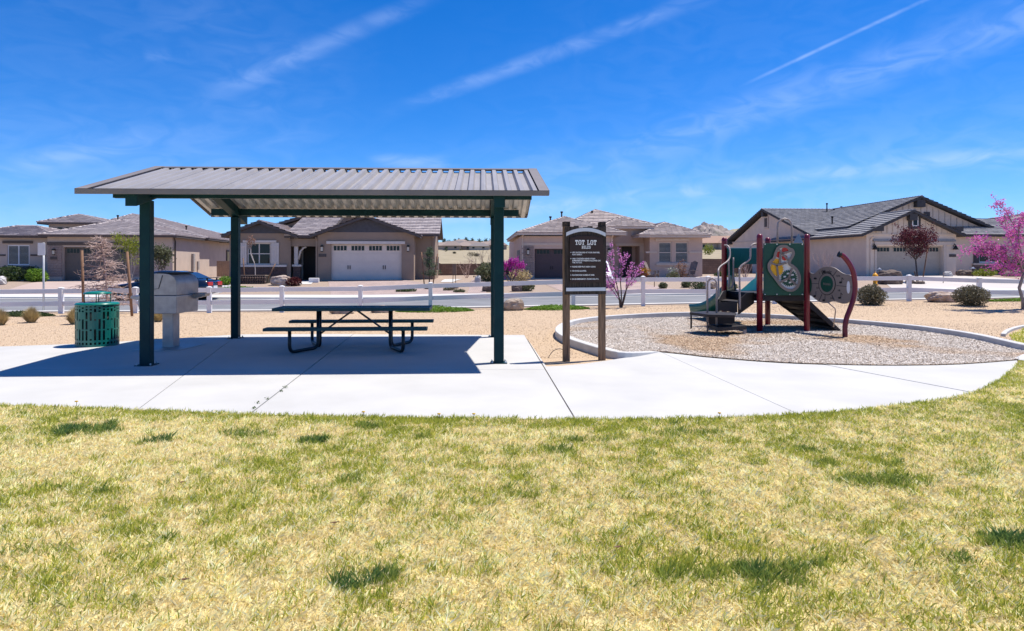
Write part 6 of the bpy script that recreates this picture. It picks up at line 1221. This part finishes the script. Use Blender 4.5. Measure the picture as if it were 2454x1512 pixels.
for k, (u, d, wd, ht, m_, lab) in enumerate(((1172, 36.5, .7, .45, rkd, 'dark rock left of the grey green mound by the road'), (1238, 36.3, .55, .42, rkd, 'dark rock touching the grey green mound shrub'), (2131, 38.5, 1.2, .85, rkd, 'dark boulder in front of the purple plum tree'), (2180, 38.6, .4, .3, rkd, 'small dark rock by the stakes of the plum tree'), (2202, 38.4, .5, .2, rkd, 'low dark rock right of the plum tree stakes'), (1692, 36.6, .9, .45, rk, 'tan rock beside the round dark green mound'), (1700, 43, 1.6, .3, rkp, 'flat pale rock at the corner of the rosy house'), (2270, 47.5, .5, .4, rkw, 'pale rock at the foot of the garage pillar'), (2310, 49, 1.0, .5, rkd, 'dark rock by the stone wainscot'), (1144, 41.3, .35, .6, rkw, 'upright pale stone by the side path'), (520, 36.6, .5, .3, rkw, 'white rock at the tail of the dark sedan'), (2430, 47, 1.2, .5, rk, 'tan rock under the pink redbud'), (1026, 38.5, .4, .3, rkd, 'small dark rock by the young conifer'), (978, 39, .35, .25, rkd, 'small dark rock at the driveway edge'), (1085, 38.8, .55, .2, rkd, 'flat dark rock among the small mat plants'))): boulder(lab, u, d, wd, wd * .8, ht, m_, 30 + k, 'rock')
o = None
rg = np.random.default_rng(3); b = MB()
for k in range(90):
    q = onground(rg.uniform(521, 552), rg.uniform(37.5, 41)); s = rg.uniform(.05, .16); b.lathe([(0, -.5 * s), (s, -.1 * s), (s * .8, .5 * s), (0, .8 * s)], q + Vector((0, 0, .3 * s)), 6)
tag(b.build('white_river_stones', rkw), 'bed of white river stones between greige and taupe houses', 'stones', kind='stuff')
# ------------------------------------------------------------------ street furniture
q = onground(104, 23.2); o = tag(empty('street_sign', q), 'back of a square white sign on a grey steel post beyond the fence', 'street sign'); b = MB(); b.tube([(0, 0, -.2), (0, 0, 2.35)], .032, 8); b.build('post', galv, o); b = MB(); b.bb(-.17, .08, -.05, -.035, 1.92, 2.34); b.build('sign_plate', metal_white, o, bevel=.004)
b = MB(); b.bb(-.03, .03, -.034, -.02, 2.0, 2.06); b.bb(-.03, .03, -.034, -.02, 2.2, 2.26); b.build('bracket', galv, o)
hy = M('hydrant_yellow', (.75, .33, .01), .5); q = onground(2096, 37.5); o = tag(empty('fire_hydrant', q), 'orange yellow fire hydrant across the road', 'fire hydrant'); b = MB(); b.lathe([(0, 0), (.17, 0), (.17, .05), (.11, .06), (.11, .48), (.15, .5), (.15, .54), (.12, .6), (.06, .68), (0, .7)], n=16); b.build('body', hy, o); b = MB(); b.lathe([(0, -.2), (.06, -.2), (.06, .2), (0, .2)], (0, 0, .42), 10, 'X'); b.build('side_caps', hy, o); b = MB(); b.lathe([(.03, .68), (.035, .75), (0, .76)], n=8); b.build('operating_nut', hy, o); b = MB(); b.lathe([(0, -.2), (.075, -.2), (.075, 0)], (0, 0, .40), 10, 'Y'); b.build('front_cap', hy, o)
for u, d, lab in ((2106, 45, 'small pale path light near the garage left pillar'), (2330, 46.5, 'small pale path light before the stone wainscot')):
    o = tag(empty('path_light', onground(u, d)), lab, 'garden light'); b = MB(); b.tube([(0, 0, -.1), (0, 0, .55)], .02, 6); b.build('stem', black_m, o); b = MB(); b.lathe([(0, .68), (.17, .55), (0, .55)], n=10); b.build('shade', metal_white, o)
for u, d, lab in ((2259, 39, 'thin dark marker post in the verge right of the plum tree'), (1567, 38, 'thin red marker post across the road behind the sign redbud')):
    o = tag(empty('marker_post', onground(u, d)), lab, 'post'); b = MB(); b.tube([(0, 0, -.1), (0, 0, .62)], .02, 5); b.build('stake', rkd if u > 2000 else redleaf_m, o)
q = onground(752, 43.6); o = tag(empty('white_carton', q), 'white carton leaning at the entry of the taupe house', 'box'); b = MB(); b.box((0, 0, .15), (.62, .2, .28), rx=.1); b.build('carton', white_v, o)
q = onground(1088, 42.2); o = tag(empty('utility_pedestal', q), 'brown utility pedestal on a thin stand beside the taupe house', 'utility box'); b = MB(); b.bb(-.12, .12, -.1, .1, .55, 1.2); b.build('cabinet', M('utility_brown', (.20, .13, .09), .7), o); b = MB(); b.tube([(-.1, 0, 0), (-.08, 0, .55)], .02, 5); b.tube([(.08, 0, 0), (.06, 0, .55)], .02, 5); b.build('stand', tube_black, o); 
# adirondack chairs
cw_ = M('weathered_chair_wood', (.27, .215, .185), .8, vs=5, col2=(.17, .13, .11))
def adirondack(u, d, rz, label):
    o = tag(empty('adirondack_chair', onground(u, d), rz), label, 'chair', 'wooden lounge chairs at the rosy house')
    for k in range(5): b = MB(); b.box((-.26 + k * .13, .28, .72), (.115, .02, .85 + .10 * (2 - abs(k - 2))), rx=-.35); b.build('back_slat', cw_, o)
    for k in range(5): b = MB(); b.box((0, -.38 + k * .12, .36 - k * .022), (.62, .10, .02)); b.build('seat_slat', cw_, o)
    for s in (-1, 1):
        b = MB(); b.box((s * .38, -.05, .58), (.13, .75, .025)); b.build('armrest', cw_, o); b = MB(); b.box((s * .36, -.36, .28), (.04, .10, .58)); b.build('front_leg', cw_, o); b = MB(); b.beam((s * .33, -.4, .34), (s * .33, .5, .03), .03, .12); b.build('rear_leg', cw_, o)
adirondack(1560, 45.2, rad(62), 'weathered wooden lounge chair between entry and window, facing the other chair'); adirondack(1652, 45.2, rad(-62), 'weathered wooden lounge chair at the wall corner beside the reddish shrub')
def flower_pot(u, d, fm, lab, seed): o = tag(empty('flower_pot', onground(u, d)), lab, 'flower pot'); b = MB(); b.lathe([(0, 0), (.16, 0), (.24, .38), (.26, .42), (.22, .42), (.2, .3)], n=14); b.build('pot', M('pot_clay', (.16, .06, .035), .8), o); rg = np.random.default_rng(seed); V = leaf_quads(rg.normal(0, .15, (220, 3)) * np.array([1.3, 1, .7]) + np.array([0, 0, .6]), .06, rg); np_mesh('flowers', V, np.arange(len(V)).reshape(-1, 4), fm, o)
flower_pot(1542, 44.8, leafm('orange_flower', (.65, .22, .02), (.20, .16, .02)), 'clay pot of orange and yellow flowers by the entry', 1); flower_pot(1614, 44.9, leafm('white_flower', (.60, .58, .60), (.12, .16, .08)), 'small clay pot of white flowers between the chairs', 2)
# ------------------------------------------------------------------ cars
def car(name, label, base, rz, L_, paint, seed, suv=False, sc=1., tail=True):
    o = tag(empty(name, base, rz), label, 'car'); hw_ = .92 * sc; tyre = M('tyre_rubber', (.012, .012, .013), .8); rim = M('alloy_rim', (.50, .50, .52), .3, metal=.8); cg = M('car_glass', (.012, .014, .018), .04, spec=.8)
    # stations from the front (x = 0) to the rear (x = L): sill, waist, bonnet/boot line, roof
    zr = 1.62 if suv else 1.36
    ST = [(0, .30, .48, .58, 0, .72), (.03, .24, .50, .66, 0, .84), (.10, .22, .52, .72, 0, .95), (.22, .22, .56, .80, 0, 1.), (.30, .22, .58, .85, 0, 1.), (.52, .22, .60, .88, 0, 1.), (.78, .22, .62, .92, 0, 1.), (.90, .24, .64, .95 if not suv else 1.05, 0, .98), (.975, .28, .66, .93, 0, .93), (1, .34, .66, .84, 0, .86)]
    V = []; Fc = []; m = 10
    for t, zs, zw, zb, _, k in ST:
        w_ = hw_ * k; V += [(t * L_, y * w_, z * sc) for y, z in ((-.80, zs), (-.98, zs + .10), (-1.0, zw), (-.93, zb - .04), (-.80, zb), (.80, zb), (.93, zb - .04), (1.0, zw), (.98, zs + .10), (.80, zs))]
    for i in range(len(ST) - 1): Fc += [(i * m + k, i * m + (k + 1) % m, (i + 1) * m + (k + 1) % m, (i + 1) * m + k) for k in range(m)]
    Fc += [tuple(range(m)), tuple(range((len(ST) - 1) * m, len(ST) * m))[::-1]]
    b = MB(); b.add(V, Fc, True); body = b.build('body', paint, o)
    cab = [(.27, .84), (.30, .88), (.44, zr - .05), (.52, zr), (.66, zr - .01), (.76, zr - .08), (.90, .98), (.93, .93)] if not suv else [(.24, .86), (.27, .9), (.36, zr - .08), (.45, zr), (.8, zr - .01), (.92, zr - .10), (.985, 1.05), (.99, .95)]
    V = []; Fc = []
    for t, z in cab:
        f_ = (z - .84) / (zr - .84); wt_, wb_ = hw_ * (.86 - .16 * f_), hw_ * .90; V += [(t * L_, -wb_, .82 * sc), (t * L_, -wt_, z * sc - .03), (t * L_, -wt_ * .88, z * sc), (t * L_, wt_ * .88, z * sc), (t * L_, wt_, z * sc - .03), (t * L_, wb_, .82 * sc)]
    for i in range(len(cab) - 1): Fc += [(i * 6 + k, i * 6 + k + 1, i * 6 + 7 + k, i * 6 + 6 + k) for k in range(5)]
    Fc += [tuple(range(6)), tuple(range((len(cab) - 1) * 6, len(cab) * 6))[::-1]]
    b = MB(); b.add(V, Fc, True); cabo = b.build('cabin', paint, o)
    def cabpt(t): return np.interp(t, [c[0] for c in cab], [c[1] for c in cab])
    for s in (-1, 1):
        for (ta, tb) in ((.36, .55), (.565, .74), (.75, .84)) if not suv else ((.33, .52), (.535, .72), (.735, .9)):
            pts = []
            for t, top in ((ta, 0), (tb, 0), (tb, 1), (ta, 1)):
                zc = cabpt(t); z = .90 if not top else max(.93, zc - .09); f_ = (z - .84) / (zr - .84); pts.append(Vector((t * L_, s * (hw_ * (.90 - .20 * f_) + .008), z * sc)))
            b = MB(); b.prism(pts, (0, s * .006, 0)); b.build('side_window', cg, cabo)
    for (i0, i1, nm) in ((1, 2, 'windscreen'), (5, 6, 'rear_window')):
        (ta, za), (tb, zb_) = cab[i0], cab[i1]; sg_ = -1 if i0 == 1 else 1; b = MB(); pts = []
        for t, z in ((ta + (tb - ta) * .1, za + (zb_ - za) * .1), (ta + (tb - ta) * .92, za + (zb_ - za) * .92)): f_ = (z - .84) / (zr - .84); w_ = hw_ * (.86 - .16 * f_) * .86; pts.append([(t * L_ + sg_ * .012, -w_, z * sc + .012), (t * L_ + sg_ * .012, w_, z * sc + .012)])
        b.prism([Vector(pts[0][0]), Vector(pts[0][1]), Vector(pts[1][1]), Vector(pts[1][0])], (0, 0, .006)); b.build(nm, cg, cabo)
    for t in (.19, .79):
        for s in (-1, 1):
            r = .325 * sc; c = (t * L_, s * (hw_ - .09), r); b = MB(); b.lathe([(.6 * r, -.11), (r * .94, -.11), (r, -.06), (r, .06), (r * .94, .11), (.6 * r, .11)], c, 28, 'Y'); w_ = b.build('wheel', tyre, o)
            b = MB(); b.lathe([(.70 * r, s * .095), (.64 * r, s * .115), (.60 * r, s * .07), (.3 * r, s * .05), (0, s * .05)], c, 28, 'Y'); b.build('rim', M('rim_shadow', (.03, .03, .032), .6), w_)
            b = MB()
            for k in range(5): a = k * 2 * math.pi / 5; e = Vector((math.cos(a), 0, math.sin(a))); b.beam(Vector(c) + e * .06 + Vector((0, s * .10, 0)), Vector(c) + e * r * .66 + Vector((0, s * .105, 0)), .055, .03, up=(0, 1, 0))
            b.lathe([(.70 * r, s * .10), (.62 * r, s * .12), (.60 * r, s * .10)], c, 24, 'Y'); b.build('spokes', rim, w_)
            b = MB(); b.lathe([(r * 1.12, s * .105), (r * 1.12, -s * .1), (0, -s * .1)], c, 24, 'Y'); b.build('wheel_arch', black_m, body)
    red = M('tail_light_red', (.45, .008, .012), .2); zl = .76 * sc if not suv else .86
    for s in (-1, 1): b = MB(); b.box((L_ * .985 + .02, s * hw_ * .56, zl), (.12, hw_ * .56, .17)); b.build('tail_light', red, body, bevel=.02)
    for s in (-1, 1): b = MB(); b.box((L_ * .012, s * hw_ * .55, .64 * sc), (.08, .36, .12)); b.build('headlight', lamp_glass, body, bevel=.02)
    b = MB(); b.box((L_ * .995, 0, .42 * sc), (.09, hw_ * 1.5, .16)); b.build('rear_bumper', black_m if not suv else paint, body, bevel=.02)
    b = MB(); b.box((L_ * 1.0, 0, .60 * sc), (.03, .42, .13)); b.build('number_plate', metal_white, body)
    if tail: b = MB(); b.bb(L_ * .955, L_ * .985, -hw_ * .72, hw_ * .72, 1.02 * sc, 1.045 * sc); b.bb(L_ * .962, L_ * .975, -hw_ * .6, -hw_ * .55, .9 * sc, 1.02 * sc); b.bb(L_ * .962, L_ * .975, hw_ * .55, hw_ * .6, .9 * sc, 1.02 * sc); b.build('boot_spoiler', black_m, body)
    for s in (-1, 1): b = MB(); b.box((L_ * .33, s * (hw_ + .02), .93 * sc), (.12, .2, .13)); b.build('door_mirror', paint, body, bevel=.02)
navy = M('navy_car_paint', (.006, .010, .022), .22, var=.05, coat=1., spec=.5); wht = M('white_car_paint', (.72, .73, .74), .3, var=.02, coat=.6)
xf = -17.65; y_ = 30.3; car('parked_sedan', 'dark navy sedan with red tail lights parked across the road behind the grill', (xf, y_, Z(xf, y_) + .02), rad(1), 4.45, navy, 1, sc=.96)
q = onground(1436, 37.5); car('parked_suv', 'white car on the driveway of the rosy house behind the pink redbud', (q.x, q.y, q.z + .02), rad(88), 4.4, wht, 2, suv=True, sc=.95, tail=False)
# ------------------------------------------------------------------ small litter and weeds of the foreground
weed_m = leafm('weed_leaf', (.12, .19, .05), (.06, .10, .03))
for k, (u, v) in enumerate(((608, 985), (618, 972), (640, 962), (674, 943), (684, 934))):
    rg = np.random.default_rng(300 + k); q = G(u, v); o = tag(empty('weed', (q.x, q.y, .02)), 'small green weed sprouting from the concrete joint', 'weed', 'weeds in the concrete joint'); V = leaf_quads(rg.normal(0, .012, (20, 3)) * np.array([1, 1, .8]) + np.array([0, 0, .018]), .011, rg); np_mesh('leaves', V, np.arange(len(V)).reshape(-1, 4), weed_m, o)
for k, (u, v) in enumerate(((188, 977), (1052, 1008), (1720, 1006), (1135, 1008), (872, 1003))):
    rg = np.random.default_rng(400 + k); q = G(u, v); o = tag(empty('dandelion', (q.x, q.y - .04, .02)), 'small yellow dandelion at the edge of the lawn', 'flower', 'dandelions along the lawn edge'); b = MB(); b.tube([(0, 0, -.01), (.004, 0, .055)], .003, 4); b.build('stem', weed_m, o); b = MB(); b.lathe([(0, .05), (.018, .056), (.016, .064), (0, .068)], n=10); b.build('flower_head', yellow_m, o)
for k, (u, v, lab) in enumerate(((440, 1410, 'dry brown leaf lying on the lawn'), (800, 1270, 'dry brown leaf lying on the lawn'), (1480, 1330, 'dry brown leaf lying on the lawn'), (435, 1170, 'dry brown leaf lying on the lawn'))):
    q = G(u, v); b = MB(); b.add([(-.03, 0, .045), (0, -.014, .05), (.035, 0, .052), (0, .016, .046), (0, 0, .04)], [(0, 1, 4), (1, 2, 4), (2, 3, 4), (3, 0, 4)]); o = b.build('dry_leaf', M('dry_leaf_brown', (.14, .07, .04), .8), None, loc=(q.x, q.y, 0)); tag(o, lab, 'leaf', 'dry leaves on the lawn')
tw = smooth_path([G(1412, 878 - 8) + Vector((-.8, .25, .0)), G(1600 / 1.223, 1047 / 1.223) + Vector((0, 0, .02)), G(1345, 868) + Vector((0, 0, .13))], 6)
a = G(1305, 856); c = G(1352, 847); b = MB(); b.tube(smooth_path([G(1312, 858) + Vector((0, 0, .0)), G(1325, 858) + Vector((0, 0, .12)), G(1342, 857) + Vector((0, 0, .15)), G(1357, 857) + Vector((0, 0, .09))], 5), .006, 5); tag(b.build('drip_tube', tube_black), 'thin black irrigation tube arching beside the sign post', 'irrigation tube')
